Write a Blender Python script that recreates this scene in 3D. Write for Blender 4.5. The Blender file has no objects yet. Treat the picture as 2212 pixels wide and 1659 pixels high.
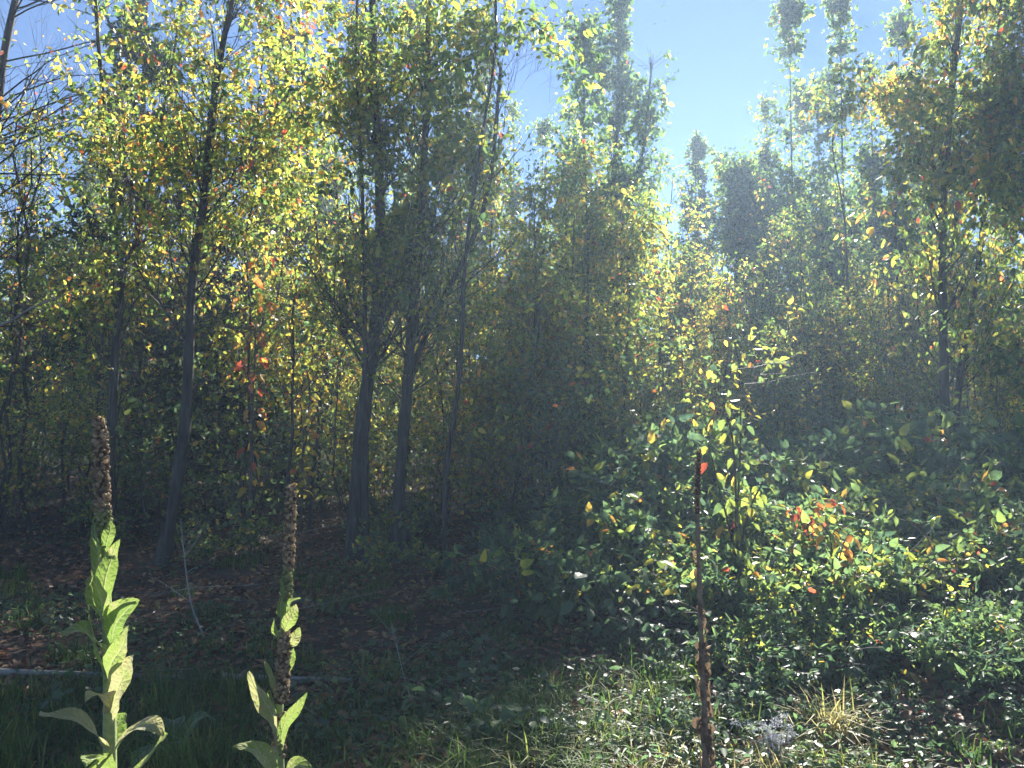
import bpy, math
import numpy as np
from mathutils import Vector, Matrix
R = math.radians
rng = np.random.default_rng(11)
scene = bpy.context.scene
COL = scene.collection

# ------------------------------------------------------------------ camera
CAM_H = 1.5; PITCH = 4.0; HF = 34.7
cd = bpy.data.cameras.new('camera'); cam = bpy.data.objects.new('camera', cd); COL.objects.link(cam)
cam.location = (0, 0, CAM_H); cam.rotation_euler = (R(90 + PITCH), 0, 0)
cd.sensor_width = 36; cd.lens = 18 / math.tan(R(HF)); cd.clip_start = 0.05; cd.clip_end = 2000
scene.camera = cam
# ------------------------------------------------------------------ sky and sun
SUN_EL, SUN_AZ = 32.5, 16.0           # azimuth to the right of the view
w = bpy.data.worlds.new('World'); scene.world = w; w.use_nodes = True
nt = w.node_tree; nt.nodes.clear()
sky = nt.nodes.new('ShaderNodeTexSky'); sky.sky_type = 'NISHITA'; sky.sun_disc = False
sky.sun_elevation = R(SUN_EL); sky.sun_rotation = R(SUN_AZ); sky.altitude = 200
sky.air_density = 0.6; sky.dust_density = 0.0; sky.ozone_density = 4.0
bg = nt.nodes.new('ShaderNodeBackground'); bg.inputs[1].default_value = 0.05
wo = nt.nodes.new('ShaderNodeOutputWorld')
nt.links.new(sky.outputs[0], bg.inputs[0]); nt.links.new(bg.outputs[0], wo.inputs[0])
sd = bpy.data.lights.new('sun', 'SUN'); sun = bpy.data.objects.new('sun', sd); COL.objects.link(sun)
sd.energy = 5.0; sd.angle = R(0.5); sd.color = (1.0, 0.95, 0.86)
sv = Vector((math.sin(R(SUN_AZ)) * math.cos(R(SUN_EL)), math.cos(R(SUN_AZ)) * math.cos(R(SUN_EL)), math.sin(R(SUN_EL))))
sun.rotation_euler = sv.to_track_quat('Z', 'Y').to_euler(); sun.location = sv * 60
vs = scene.view_settings; vs.view_transform = 'Standard'; vs.look = 'None'; vs.exposure = 2.05; vs.gamma = 1
vs.use_curve_mapping = False
try:
    cy = scene.cycles
    cy.max_bounces = 6; cy.diffuse_bounces = 3; cy.glossy_bounces = 2; cy.transmission_bounces = 5
    cy.transparent_max_bounces = 8; cy.volume_bounces = 0
except Exception: pass

# ------------------------------------------------------------------ helpers
cP, sP = math.cos(R(PITCH)), math.sin(R(PITCH)); TH = math.tan(R(HF))
def ray(px, py):
    x = (px - 1106) / 1106 * TH; y = (829.5 - py) / 1106 * TH
    return np.array([x, cP - y * sP, sP + y * cP])
def P(px, py, Y):
    d = ray(px, py); return np.array([0, 0, CAM_H]) + d * (Y / d[1])
def gz(x, y):
    x = np.asarray(x, float); y = np.asarray(y, float)
    yy = np.clip(y, -5, 16)
    z = 0.04 * yy + 0.10 * np.clip((x - 0.5) / 3, 0, 1) * np.clip((yy - 3) / 4, 0, 1)
    b = 0.03 * np.sin(1.7 * x + 0.6 * y) + 0.03 * np.sin(0.9 * x - 1.9 * y + 1) + 0.012 * np.sin(5 * x + 2) * np.sin(4.3 * y)
    far = np.clip((np.hypot(x, y) - 30) / 120, 0, 1)
    return z + b + far * 3 * np.sin(x * 0.013 + y * 0.009) ** 2
def G(px, py):
    d = ray(px, py); t = 3.0
    for _ in range(60):
        p = d * t; t += 0.5 * (gz(p[0], p[1]) - (CAM_H + p[2])) / (d[2] - 0.04)
    return d * t + np.array([0, 0, CAM_H])

def make_mesh(name, V, Q, mat, tint=None, smooth=False, mats=None, midx=None):
    me = bpy.data.meshes.new(name)
    V = np.ascontiguousarray(V, np.float32); Q = np.ascontiguousarray(Q, np.int32)
    me.vertices.add(len(V)); me.vertices.foreach_set('co', V.ravel())
    me.loops.add(Q.size); me.loops.foreach_set('vertex_index', Q.ravel())
    me.polygons.add(len(Q)); me.polygons.foreach_set('loop_start', np.arange(0, Q.size, Q.shape[1], dtype=np.int32))
    if smooth: me.polygons.foreach_set('use_smooth', np.ones(len(Q), bool))
    for m in (mats or [mat]): me.materials.append(m)
    if midx is not None: me.polygons.foreach_set('material_index', np.ascontiguousarray(midx, np.int32))
    me.update(calc_edges=True)
    if tint is not None:
        a = me.attributes.new('tint', 'FLOAT', 'POINT'); a.data.foreach_set('value', np.ascontiguousarray(tint, np.float32))
    return me
def link(name, me, parent=None, loc=None, kind=None, label=None):
    o = bpy.data.objects.new(name, me); COL.objects.link(o)
    if parent is not None: o.parent = parent
    if loc is not None: o.location = loc
    if kind: o['kind'] = kind
    if label: o['label'] = label
    return o
def tag(o, label, cat, group=None, kind=None):
    o['label'] = label; o['category'] = cat
    if group: o['group'] = group
    if kind: o['kind'] = kind
    return o
def thing(name, loc, label, cat, group=None, rz=0.0):
    o = bpy.data.objects.new(name, None); COL.objects.link(o); o.empty_display_size = 0.1
    o.location = tuple(float(v) for v in loc); o.rotation_euler = (0, 0, rz)
    return tag(o, label, cat, group)
def dup(root, loc, rz, sc, label=None, group=None, skip=None):
    r = root.copy(); COL.objects.link(r); r.location = tuple(float(v) for v in loc); r.rotation_euler = (0, 0, rz)
    r.scale = (sc, sc, sc) if np.isscalar(sc) else sc
    if label: r['label'] = label
    if group: r['group'] = group
    for ch in list(root.children):
        if skip and ch.name.startswith(skip): continue
        c = ch.copy(); COL.objects.link(c); c.parent = r
        for g in list(ch.children):
            d = g.copy(); COL.objects.link(d); d.parent = c
    return r

def norm(a): return a / np.maximum(np.linalg.norm(a, axis=-1, keepdims=True), 1e-9)
def tubes(Pth, Rad, sides=5):
    """Pth (B,K,3), Rad (B,K) -> quads"""
    B, K, _ = Pth.shape
    T = np.gradient(Pth, axis=1); T = norm(T)
    ref = np.where(np.abs(T[..., 2:3]) > 0.9, np.array([1.0, 0, 0]), np.array([0, 0, 1.0]))
    ref = np.broadcast_to(ref[:, :1], T.shape)
    U = norm(np.cross(T, ref)); W = np.cross(T, U)
    a = np.linspace(0, 2 * np.pi, sides, endpoint=False)
    V = Pth[:, :, None] + Rad[:, :, None, None] * (np.cos(a)[:, None] * U[:, :, None] + np.sin(a)[:, None] * W[:, :, None])
    V = V.reshape(-1, 3)
    k, s = np.meshgrid(np.arange(K - 1), np.arange(sides), indexing='ij')
    s2 = (s + 1) % sides
    q = np.stack([k * sides + s, k * sides + s2, (k + 1) * sides + s2, (k + 1) * sides + s], -1).reshape(-1, 4)
    Q = (np.arange(B) * K * sides)[:, None, None] + q[None]
    return V, Q.reshape(-1, 4)
def join(parts):
    Vs, Qs, n = [], [], 0
    for V, Q in parts:
        Vs.append(V); Qs.append(Q + n); n += len(V)
    return np.concatenate(Vs), np.concatenate(Qs)
def smooth_path(pts, k, r=None):
    """Catmull resample of control points (with optional radii)"""
    pts = np.asarray(pts, float)
    if r is not None: pts = np.column_stack([pts, r])
    n = len(pts); pp = np.vstack([2 * pts[0] - pts[1], pts, 2 * pts[-1] - pts[-2]])
    t = np.linspace(0, n - 1 - 1e-6, k); i = t.astype(int); f = (t - i)[:, None]
    p0, p1, p2, p3 = pp[i], pp[i + 1], pp[i + 2], pp[i + 3]
    o = 0.5 * ((2 * p1) + (-p0 + p2) * f + (2 * p0 - 5 * p1 + 4 * p2 - p3) * f ** 2 + (-p0 + 3 * p1 - 3 * p2 + p3) * f ** 3)
    return (o[:, :3], o[:, 3]) if r is not None else o
def leaves(rg, pos, ax, size, wr=0.5, fold=0.25, droop=0.25, updir=0.6, shape=(0.22, 0.62)):
    """pointed folded leaf blades: 6 verts, 2 quads each"""
    N = len(pos); ax = norm(ax); size = np.broadcast_to(size, (N,))[:, None]
    h = rg.normal(size=(N, 3)); h[:, 2] += updir * 2
    sd_ = norm(np.cross(ax, h)); nm = norm(np.cross(sd_, ax))
    w_ = (wr * rg.uniform(0.75, 1.2, N))[:, None] * size
    fo = (fold * rg.uniform(0, 1.5, N))[:, None]; dr = (droop * rg.uniform(-0.4, 1.6, N))[:, None]
    def pt(t, s, ww):
        return pos + ax * size * t - nm * size * dr * t * t + sd_ * w_ * s * ww + nm * w_ * abs(s) * fo * ww
    a, b = shape
    V = np.stack([pos, pt(a, -0.5, 0.95), pt(b, -0.5, 0.8), pt(1, 0, 0), pt(b, 0.5, 0.8), pt(a, 0.5, 0.95)], 1)
    Q = (np.arange(N) * 6)[:, None, None] + np.array([[0, 3, 2, 1], [0, 5, 4, 3]])[None]
    return V.reshape(-1, 3), Q.reshape(-1, 4)
def grow(rg, par, prad, n, tr, ang, length, k, wob=0.12, up=0.1, rr=0.5, az=None, rmin=0.0012, tip=0.25):
    B, K, _ = par.shape
    pl = np.linalg.norm(np.diff(par, axis=1), axis=-1).sum(1) ** 1.25
    i = rg.choice(B, n, p=pl / pl.sum())
    t = tr[0] + (tr[1] - tr[0]) * rg.random(n); u = t * (K - 1); j = np.minimum(u.astype(int), K - 2); f = (u - j)[:, None]
    s = par[i, j] * (1 - f) + par[i, j + 1] * f
    pr = prad[i, j] * (1 - f[:, 0]) + prad[i, j + 1] * f[:, 0]
    d = norm(par[i, j + 1] - par[i, j])
    rv = rg.normal(size=(n, 3))
    if az is not None: rv = az(n, s)
    perp = norm(rv - (rv * d).sum(-1, keepdims=True) * d)
    a = rg.uniform(R(ang[0]), R(ang[1]), n)[:, None]
    d = d * np.cos(a) + perp * np.sin(a)
    L = length(t, n) if callable(length) else rg.uniform(length[0], length[1], n) * np.clip((pl[i] / pl.mean()) ** 0.5, 0.35, 1.3)
    path = np.zeros((n, k, 3)); path[:, 0] = s; step = (L / (k - 1))[:, None]
    for q in range(1, k):
        d = norm(d + rg.normal(size=(n, 3)) * wob + np.array([0, 0, up]))
        path[:, q] = path[:, q - 1] + d * step
    r0 = np.maximum(np.minimum(pr * rr, 0.05), rmin)
    rad = r0[:, None] * np.linspace(1, tip, k)[None]
    return path, np.maximum(rad, rmin * 0.6), t

# ------------------------------------------------------------------ materials
def mat(name):
    m = bpy.data.materials.new(name); m.use_nodes = True
    n = m.node_tree; n.nodes.clear(); return m, n
def ramp(n, fac, stops, interp='LINEAR'):
    r = n.nodes.new('ShaderNodeValToRGB'); cr = r.color_ramp; cr.interpolation = interp
    while len(cr.elements) > 1: cr.elements.remove(cr.elements[-1])
    cr.elements[0].position = stops[0][0]; cr.elements[0].color = (*stops[0][1], 1)
    for p, c in stops[1:]:
        e = cr.elements.new(p); e.color = (*c, 1)
    n.links.new(fac, r.inputs[0]); return r.outputs[0]
LEAFSTOPS = [(0.0, (0.02, 0.045, 0.02)), (0.2, (0.04, 0.08, 0.026)), (0.38, (0.095, 0.155, 0.032)), (0.52, (0.20, 0.235, 0.035)),
             (0.66, (0.42, 0.35, 0.05)), (0.78, (0.48, 0.26, 0.05)), (0.89, (0.36, 0.06, 0.03)), (1.0, (0.10, 0.05, 0.03))]
def leaf_mat(name, stops, trans=0.5, tboost=1.7, rough=0.45, spec=0.5, noise_s=18, woolly=0.0, attr=True):
    m, n = mat(name); L = n.links
    if attr:
        at = n.nodes.new('ShaderNodeAttribute'); at.attribute_name = 'tint'; fac = at.outputs['Fac']
    else:
        oi = n.nodes.new('ShaderNodeObjectInfo')
        mr = n.nodes.new('ShaderNodeAttribute'); mr.attribute_type = 'OBJECT'; mr.attribute_name = 'hue'
        fac = mr.outputs['Fac']
    tc = n.nodes.new('ShaderNodeTexCoord'); no = n.nodes.new('ShaderNodeTexNoise'); no.inputs['Scale'].default_value = noise_s
    no.inputs['Detail'].default_value = 3; L.new(tc.outputs['Object'], no.inputs['Vector'])
    ma = n.nodes.new('ShaderNodeMath'); ma.operation = 'MULTIPLY_ADD'; na_ = 0.7 if woolly else 0.16; ma.inputs[1].default_value = na_; ma.inputs[2].default_value = -na_ / 2
    L.new(no.outputs['Fac'], ma.inputs[0])
    ad = n.nodes.new('ShaderNodeMath'); ad.operation = 'ADD'; ad.use_clamp = True
    L.new(fac, ad.inputs[0]); L.new(ma.outputs[0], ad.inputs[1])
    c = ramp(n, ad.outputs[0], stops)
    p = n.nodes.new('ShaderNodeBsdfPrincipled'); p.inputs['Roughness'].default_value = rough
    p.inputs['Specular IOR Level'].default_value = spec
    L.new(c, p.inputs['Base Color'])
    if woolly:
        p.inputs['Sheen Weight'].default_value = woolly; p.inputs['Sheen Roughness'].default_value = 0.4
        n2 = n.nodes.new('ShaderNodeTexNoise'); n2.inputs['Scale'].default_value = 140; n2.inputs['Detail'].default_value = 5; L.new(tc.outputs['Object'], n2.inputs['Vector'])
        vo = n.nodes.new('ShaderNodeTexVoronoi'); vo.feature = 'DISTANCE_TO_EDGE'; vo.inputs['Scale'].default_value = 75; L.new(tc.outputs['Object'], vo.inputs['Vector'])
        mm = n.nodes.new('ShaderNodeMath'); mm.operation = 'MULTIPLY_ADD'; mm.inputs[1].default_value = 1.6; L.new(vo.outputs['Distance'], mm.inputs[0]); L.new(n2.outputs['Fac'], mm.inputs[2])
        bb = n.nodes.new('ShaderNodeBump'); bb.inputs['Strength'].default_value = 0.9; bb.inputs['Distance'].default_value = 0.004; L.new(mm.outputs[0], bb.inputs['Height']); L.new(bb.outputs[0], p.inputs['Normal'])
        au = n.nodes.new('ShaderNodeAttribute'); au.attribute_name = 'across'; av = n.nodes.new('ShaderNodeAttribute'); av.attribute_name = 'along'
        def mt(op, a, b=None, c_=None, cl=False):
            q = n.nodes.new('ShaderNodeMath'); q.operation = op; q.use_clamp = cl
            for z_, x_ in enumerate((a, b, c_)):
                if x_ is None: continue
                if isinstance(x_, (int, float)): q.inputs[z_].default_value = x_
                else: L.new(x_, q.inputs[z_])
            return q.outputs[0]
        ab_ = mt('ABSOLUTE', au.outputs['Fac'])
        side = mt('POWER', mt('ABSOLUTE', mt('SINE', mt('MULTIPLY_ADD', ab_, -4.5, mt('MULTIPLY', av.outputs['Fac'], 24)))), 0.35)
        rib = mt('MINIMUM', mt('MULTIPLY', ab_, 6, cl=True), mt('MULTIPLY_ADD', side, 0.55, 0.45))
        hsv = n.nodes.new('ShaderNodeMix'); hsv.data_type = 'RGBA'; L.new(rib, hsv.inputs[0]); hsv.inputs[6].default_value = (0.32, 0.38, 0.14, 1); L.new(c, hsv.inputs[7])
        c = hsv.outputs[2]; L.new(c, p.inputs['Base Color'])
        m3 = mt('MULTIPLY_ADD', rib, 1.2, mm.outputs[0]); L.new(m3, bb.inputs['Height'])
    vm = n.nodes.new('ShaderNodeVectorMath'); vm.operation = 'SCALE'; vm.inputs['Scale'].default_value = tboost
    L.new(c, vm.inputs[0])
    tr = n.nodes.new('ShaderNodeBsdfTranslucent'); L.new(vm.outputs[0], tr.inputs['Color'])
    if woolly: L.new(bb.outputs[0], tr.inputs['Normal'])
    mx = n.nodes.new('ShaderNodeMixShader'); mx.inputs[0].default_value = trans
    L.new(p.outputs[0], mx.inputs[1]); L.new(tr.outputs[0], mx.inputs[2])
    o = n.nodes.new('ShaderNodeOutputMaterial'); L.new(mx.outputs[0], o.inputs[0]); return m
def solid_mat(name, stops, scale=6, rough=0.85, bump=0.3, stretch=(1, 1, 1), dist=0.01, detail=6):
    m, n = mat(name); L = n.links
    tc = n.nodes.new('ShaderNodeTexCoord'); mp = n.nodes.new('ShaderNodeMapping'); mp.inputs['Scale'].default_value = stretch
    L.new(tc.outputs['Object'], mp.inputs[0])
    no = n.nodes.new('ShaderNodeTexNoise'); no.inputs['Scale'].default_value = scale; no.inputs['Detail'].default_value = detail
    no.inputs['Roughness'].default_value = 0.65; L.new(mp.outputs[0], no.inputs['Vector'])
    c = ramp(n, no.outputs['Fac'], stops)
    p = n.nodes.new('ShaderNodeBsdfPrincipled'); p.inputs['Roughness'].default_value = rough; L.new(c, p.inputs['Base Color'])
    p.inputs['Specular IOR Level'].default_value = 0.3
    b = n.nodes.new('ShaderNodeBump'); b.inputs['Strength'].default_value = bump; b.inputs['Distance'].default_value = dist
    L.new(no.outputs['Fac'], b.inputs['Height']); L.new(b.outputs[0], p.inputs['Normal'])
    o = n.nodes.new('ShaderNodeOutputMaterial'); L.new(p.outputs[0], o.inputs[0]); return m
M_LEAF = leaf_mat('autumn leaf', LEAFSTOPS, trans=0.62, tboost=2.4, rough=0.42)
M_DARK = leaf_mat('evergreen needle', [(0, (0.012, 0.035, 0.018)), (0.6, (0.03, 0.065, 0.028)), (1, (0.06, 0.10, 0.03))], trans=0.25, tboost=1.4, rough=0.5)
BRAMSTOPS = [(0.0, (0.025, 0.05, 0.03)), (0.2, (0.05, 0.09, 0.045)), (0.38, (0.10, 0.16, 0.05))] + LEAFSTOPS[3:]
M_BRAM = leaf_mat('bramble leaf', BRAMSTOPS, trans=0.5, tboost=2.5, rough=0.46, spec=0.6)
M_BRAMO = leaf_mat('broad leaf', BRAMSTOPS, trans=0.45, tboost=2.2, rough=0.46, spec=0.6, attr=False, noise_s=30)
M_WOOL = leaf_mat('woolly mullein leaf', [(0, (0.08, 0.13, 0.045)), (0.5, (0.15, 0.24, 0.045)), (0.8, (0.22, 0.29, 0.065)), (1, (0.33, 0.31, 0.15))],
                  trans=0.45, tboost=1.2, rough=0.8, spec=0.2, woolly=0.6, attr=False, noise_s=25)
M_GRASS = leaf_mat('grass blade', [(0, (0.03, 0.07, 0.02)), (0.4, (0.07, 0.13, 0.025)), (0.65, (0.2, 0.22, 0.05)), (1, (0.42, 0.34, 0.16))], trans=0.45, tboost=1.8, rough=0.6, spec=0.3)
M_LITTER = leaf_mat('fallen leaf', [(0, (0.05, 0.03, 0.02)), (0.35, (0.13, 0.065, 0.035)), (0.6, (0.24, 0.11, 0.055)), (0.8, (0.34, 0.2, 0.1)), (1, (0.32, 0.3, 0.08))],
                    trans=0.2, tboost=1.6, rough=0.55, spec=0.4)
M_BARK = solid_mat('bark', [(0.3, (0.022, 0.018, 0.016)), (0.55, (0.06, 0.052, 0.045)), (0.75, (0.13, 0.12, 0.105))], 22, 0.9, 1.0, (1, 1, 0.16), 0.02)
M_TWIG = solid_mat('twig bark', [(0.3, (0.05, 0.035, 0.028)), (0.7, (0.12, 0.09, 0.07))], 30, 0.6, 0.2, (1, 1, 0.4))
M_PALE = solid_mat('weathered dead wood', [(0.3, (0.16, 0.14, 0.12)), (0.7, (0.36, 0.33, 0.28))], 12, 0.7, 0.3, (1, 1, 0.3))
M_STALK = leaf_mat('dry stalk', [(0, (0.17, 0.12, 0.075)), (0.08, (0.30, 0.225, 0.15)), (1, (0.30, 0.225, 0.15))], trans=0.25, tboost=1.4, rough=0.8, spec=0.2)
M_DRYST = solid_mat('dry stem', [(0.3, (0.12, 0.085, 0.06)), (0.7, (0.30, 0.22, 0.15))], 60, 0.85, 0.5)
M_SEED = leaf_mat('dry seed capsule', [(0, (0.09, 0.065, 0.045)), (0.5, (0.30, 0.22, 0.14)), (1, (0.55, 0.44, 0.28))], trans=0.35, tboost=1.7, rough=0.85, spec=0.2, noise_s=200)
M_BUD = leaf_mat('woolly green capsule', [(0, (0.12, 0.13, 0.05)), (0.5, (0.26, 0.28, 0.12)), (1, (0.42, 0.40, 0.2))], trans=0.4, tboost=1.6, rough=0.85, spec=0.2, noise_s=200)
M_GSTEM = solid_mat('woolly green stem', [(0.3, (0.16, 0.22, 0.08)), (0.7, (0.34, 0.38, 0.16))], 50, 0.9, 0.3)
M_FLUFF = solid_mat('white seed fluff', [(0.3, (0.6, 0.58, 0.57)), (0.7, (0.85, 0.82, 0.81))], 40, 1, 0.4)
M_SOIL = solid_mat('forest soil', [(0.25, (0.018, 0.014, 0.011)), (0.45, (0.045, 0.033, 0.024)), (0.62, (0.085, 0.055, 0.036)), (0.8, (0.05, 0.055, 0.025))], 3.0, 0.95, 1.0, (1, 1, 1), 0.06, 10)

# ------------------------------------------------------------------ ground
def ground():
    a = np.concatenate([-np.geomspace(600, 12, 22), np.linspace(-11, 11, 150), np.geomspace(12, 600, 22)])
    b = np.concatenate([-np.geomspace(600, 3, 16), np.linspace(-2, 20, 190), np.geomspace(21, 700, 22)])
    X, Y = np.meshgrid(a, b, indexing='ij')
    V = np.stack([X, Y, gz(X, Y)], -1).reshape(-1, 3)
    nb = len(b); i, j = np.meshgrid(np.arange(len(a) - 1), np.arange(nb - 1), indexing='ij')
    Q = np.stack([i * nb + j, (i + 1) * nb + j, (i + 1) * nb + j + 1, i * nb + j + 1], -1).reshape(-1, 4)
    o = link('ground', make_mesh('ground', V, Q, M_SOIL, smooth=True)); o['kind'] = 'structure'
    o['label'] = 'brown forest floor rising gently into the woods'
ground()

# ------------------------------------------------------------------ trees
SV = np.array(sv)
def seg_d(gx, gy, a, b):
    a = np.array(a); b = np.array(b); ab = b - a; L = (ab ** 2).sum()
    t = np.clip(((gx - a[0]) * ab[0] + (gy - a[1]) * ab[1]) / L, 0, 1)
    return np.hypot(gx - a[0] - ab[0] * t, gy - a[1] - ab[1] * t)
def sun_gap_mask(rg, pos, soft=False):
    """gaps cut into the crowns along the sun rays to light plants and bank: True where a leaf may grow"""
    k = (pos[:, 2] - 0.6) / SV[2]; gx = pos[:, 0] - SV[0] * k; gy = pos[:, 1] - SV[1] * k
    keep = np.ones(len(pos))
    for x, y, r in ((-1.33, 1.85, 0.26), (-0.95, 2.05, 0.22), (0.97, 2.55, 0.15)):  # corridors cut toward the sun to light mulleins and stalk
        sx, sy = SV[0] / SV[2], SV[1] / SV[2]
        keep[seg_d(gx, gy, (x + 0.5 * sx, y + 0.5 * sy), (x - 1.2 * sx, y - 1.2 * sy)) < r] = 0.02
    if soft is True: return rg.random(len(pos)) < keep
    patch = np.sin(2.1 * gx + 0.8) * np.sin(1.7 * gy + 0.5 * gx) + 0.5 * np.sin(5.1 * gx - 3.3 * gy)
    zone = (gx > 0.35 + 0.10 * np.sin(4 * gy) + 0.5 * np.maximum(gy - 3.7, 0)) & (gy > 2.6) & (gy < 7.5)
    keep[zone] = np.minimum(keep[zone], np.where(patch[zone] > -0.45, 0.06, 0.6))
    zone2 = (gx < 0.3) & (gy > 2) & (patch > 0.05)
    keep[zone2] = np.minimum(keep[zone2], 0.25)
    if soft == 'half': keep = np.maximum(keep, 0.42)
    return rg.random(len(pos)) < keep
def clip01(a): return np.clip(a, 0, 1)
def foliage(rg, tw, per, size, tmean, tsd, wr=0.5, hang=0.7, spread=0.5, orange=0.05, droop=0.25, tcl=0.1, world=False, updir=0.35):
    """leaves along twig paths"""
    B, K, _ = tw.shape; N = B * per
    i = np.repeat(np.arange(B), per); t = 0.1 + 0.9 * rg.random(N) ** 0.6; u = t * (K - 1); j = np.minimum(u.astype(int), K - 2); f = (u - j)[:, None]
    p = tw[i, j] * (1 - f) + tw[i, j + 1] * f; d = norm(tw[i, j + 1] - tw[i, j])
    ax = d * 0.5 + rg.normal(size=(N, 3)) * spread + np.array([0, 0, -hang])
    s = size * np.clip(rg.lognormal(-0.12, 0.33, N), 0.35, 1.7)
    if world:
        ok = sun_gap_mask(rg, p, {'soft': True, 'half': 'half'}.get(world, False)); p, ax, s, i = p[ok], ax[ok], s[ok], i[ok]; N = len(p)
    p = p + norm(ax) * (s * 0.15)[:, None]
    V, Q = leaves(rg, p, ax, s, wr, droop=droop, updir=updir)
    tc = rg.normal(0, tcl, B)[i]
    ti = rg.normal(tmean, tsd, N) + tc
    m = rg.random(N) < orange * 0.75; ti[m] = 0.64 + 0.3 * rg.random(m.sum()) ** 1.6
    return V, Q, np.repeat(clip01(ti), 6)
def stem_path(px_pts, Y, r0, r1, extra=3.0, k=26, lean=(0, 0), Y2=None, rg=rng):
    """px polyline from base upward -> world path, continued upward by `extra` metres"""
    b = G(*px_pts[0]) if Y is None else None
    Y0 = b[1] if Y is None else Y
    Y2 = Y0 if Y2 is None else Y2
    n = len(px_pts)
    pts = [P(px, py, Y0 + (Y2 - Y0) * i / max(n - 1, 1)) for i, (px, py) in enumerate(px_pts)]
    g = gz(pts[0][0], pts[0][1]); pts[0][2] = min(pts[0][2], g) - 0.08
    if extra > 0:
        d = norm(pts[-1] - pts[-2]); d = norm(d * 0.7 + np.array([lean[0], lean[1], 1]) * 0.5)
        m = max(1, int(extra / 1.0))
        for _ in range(m):
            d = norm(d + rg.normal(size=3) * 0.05); pts.append(pts[-1] + d * extra / m)
    pts = np.array(pts); L = np.concatenate([[0], np.cumsum(np.linalg.norm(np.diff(pts, axis=0), axis=1))])
    r0, r1 = r0 * 0.8, r1 * 0.8
    rad = r1 + (r0 - r1) * (1 - L / L[-1]) ** 1.1
    rad[0] *= 1.35
    p, r = smooth_path(pts, k, rad)
    return p[None], np.maximum(r, 0.003)[None]
def big_tree(name, label, stems, n1, n2, n3, per, spread, leaf, tmean, tsd=0.09, t0=0.3, ang1=(28, 55), group=None,
             orange=0.05, up=0.1, cat='tree', wr=0.5, hang=0.7, az=None, bare=0.0, seed=1, limb_rr=0.26, twl=(0.18, 0.45), l2=(0.35, 0.8), carve=True):
    rg = np.random.default_rng(seed)
    base = stems[0][0][0, 0].copy()
    root = thing(name, base, label, cat, group)
    def put(nm, V, Q, m, tint=None, smooth=False, kind=None):
        return link(nm, make_mesh(nm, V - base, Q, m, tint, smooth), root, kind=kind)
    allt = []; L1s, R1s = [], []
    for si, (p, r) in enumerate(stems):
        r = r * (1 + 0.06 * rg.normal(size=r.shape))
        V, Q = tubes(p, r, 10)
        V = V + rg.normal(size=V.shape) * 0.0012
        put('trunk', V, Q, M_BARK, smooth=True)
        m = max(1, int(n1 * (1 if si == 0 else 0.7)))
        q, qr, t = grow(rg, p, r, m, (t0, 0.98), ang1, lambda t, n: spread * (1.15 - 0.97 * t if carve is not True else 1.0 - 0.42 * t) * rg.uniform(0.55, 1.15, n), 9, 0.10, up, limb_rr, az)
        L1s.append(q); R1s.append(qr)
        allt.append((p[:, int(p.shape[1] * 0.55):], r[:, int(r.shape[1] * 0.55):]))
    L1 = np.concatenate(L1s); R1 = np.concatenate(R1s)
    for b in range(len(L1)):
        V, Q = tubes(L1[b:b + 1], R1[b:b + 1], 5); put('limb', V, Q, M_BARK, smooth=True)
    L2, R2, _ = grow(rg, L1, R1, n2, (0.15, 1.0), (20, 55), l2, 6, 0.14, 0.06, 0.6)
    L3, R3, _ = grow(rg, L2, R2, n3, (0.1, 1.0), (20, 60), twl, 3, 0.16, 0.0, 0.7)
    for (p, r) in stems:
        e, er, _ = grow(rg, p, r, max(8, int(n3 * 0.06)), (t0, 0.995), (25, 70), (twl[0], twl[1] * 1.6), 3, 0.15, 0.12, 0.3)
        L3 = np.concatenate([L3, e]); R3 = np.concatenate([R3, np.minimum(er, 0.004)])
    if carve:
        sf = {'soft': True, 'half': 'half'}.get(carve, False); ok = sun_gap_mask(rg, L3[:, 2], sf); L3, R3 = L3[ok], R3[ok]; ok = sun_gap_mask(rg, L2[:, 3], sf); L2, R2 = L2[ok], R2[ok]
    V, Q = join([tubes(L2, R2, 4), tubes(L3, R3, 3)])
    put('twigs', V, Q, M_TWIG, kind='stuff')
    keep = rg.random(len(L3)) >= bare
    if per and keep.any():
        V, Q, T = foliage(rg, L3[keep], per, leaf, tmean, tsd, wr, hang, orange=orange * 0.7, world=carve)
        put('crown', V, Q, M_LEAF, T)
    return root
def extra_leafcluster(): pass

T = []
s = lambda *a, **k: stem_path(*a, **k)
# leftmost tree whose trunk crosses the top left corner
big_tree('tree', 'dark slanting tree trunk in the top left corner with long nearly bare limbs',
         [s([(-330, 1180), (-250, 900), (-120, 600), (-20, 330), (8, 120), (40, -30)], None, 0.085, 0.04, extra=1.2)], 34, 150, 620, 2, 2.6, 0.065, 0.60, 0.14,
         t0=0.25, ang1=(30, 75), orange=0.3, up=0.02, bare=0.5, seed=3, az=lambda n, s_: np.random.default_rng(4).normal(size=(n, 3)) * 0.5 + np.array([1.2, -0.1, 0.3]), l2=(0.4, 1.1))
big_tree('tree', 'tree behind the tall mullein, its straight grey trunk forking high among yellow green leaves',
         [s([(245, 1175), (238, 1000), (245, 800), (262, 610), (246, 470), (235, 330), (215, 120)], None, 0.068, 0.02, extra=1.2),
          s([(246, 800), (262, 640), (300, 500), (335, 330), (375, 120)], 7.65, 0.035, 0.012, extra=1.0)], 30, 190, 1400, 6, 1.2, 0.064, 0.46, 0.1, t0=0.2, orange=0.13, bare=0.15, seed=5)
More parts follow.
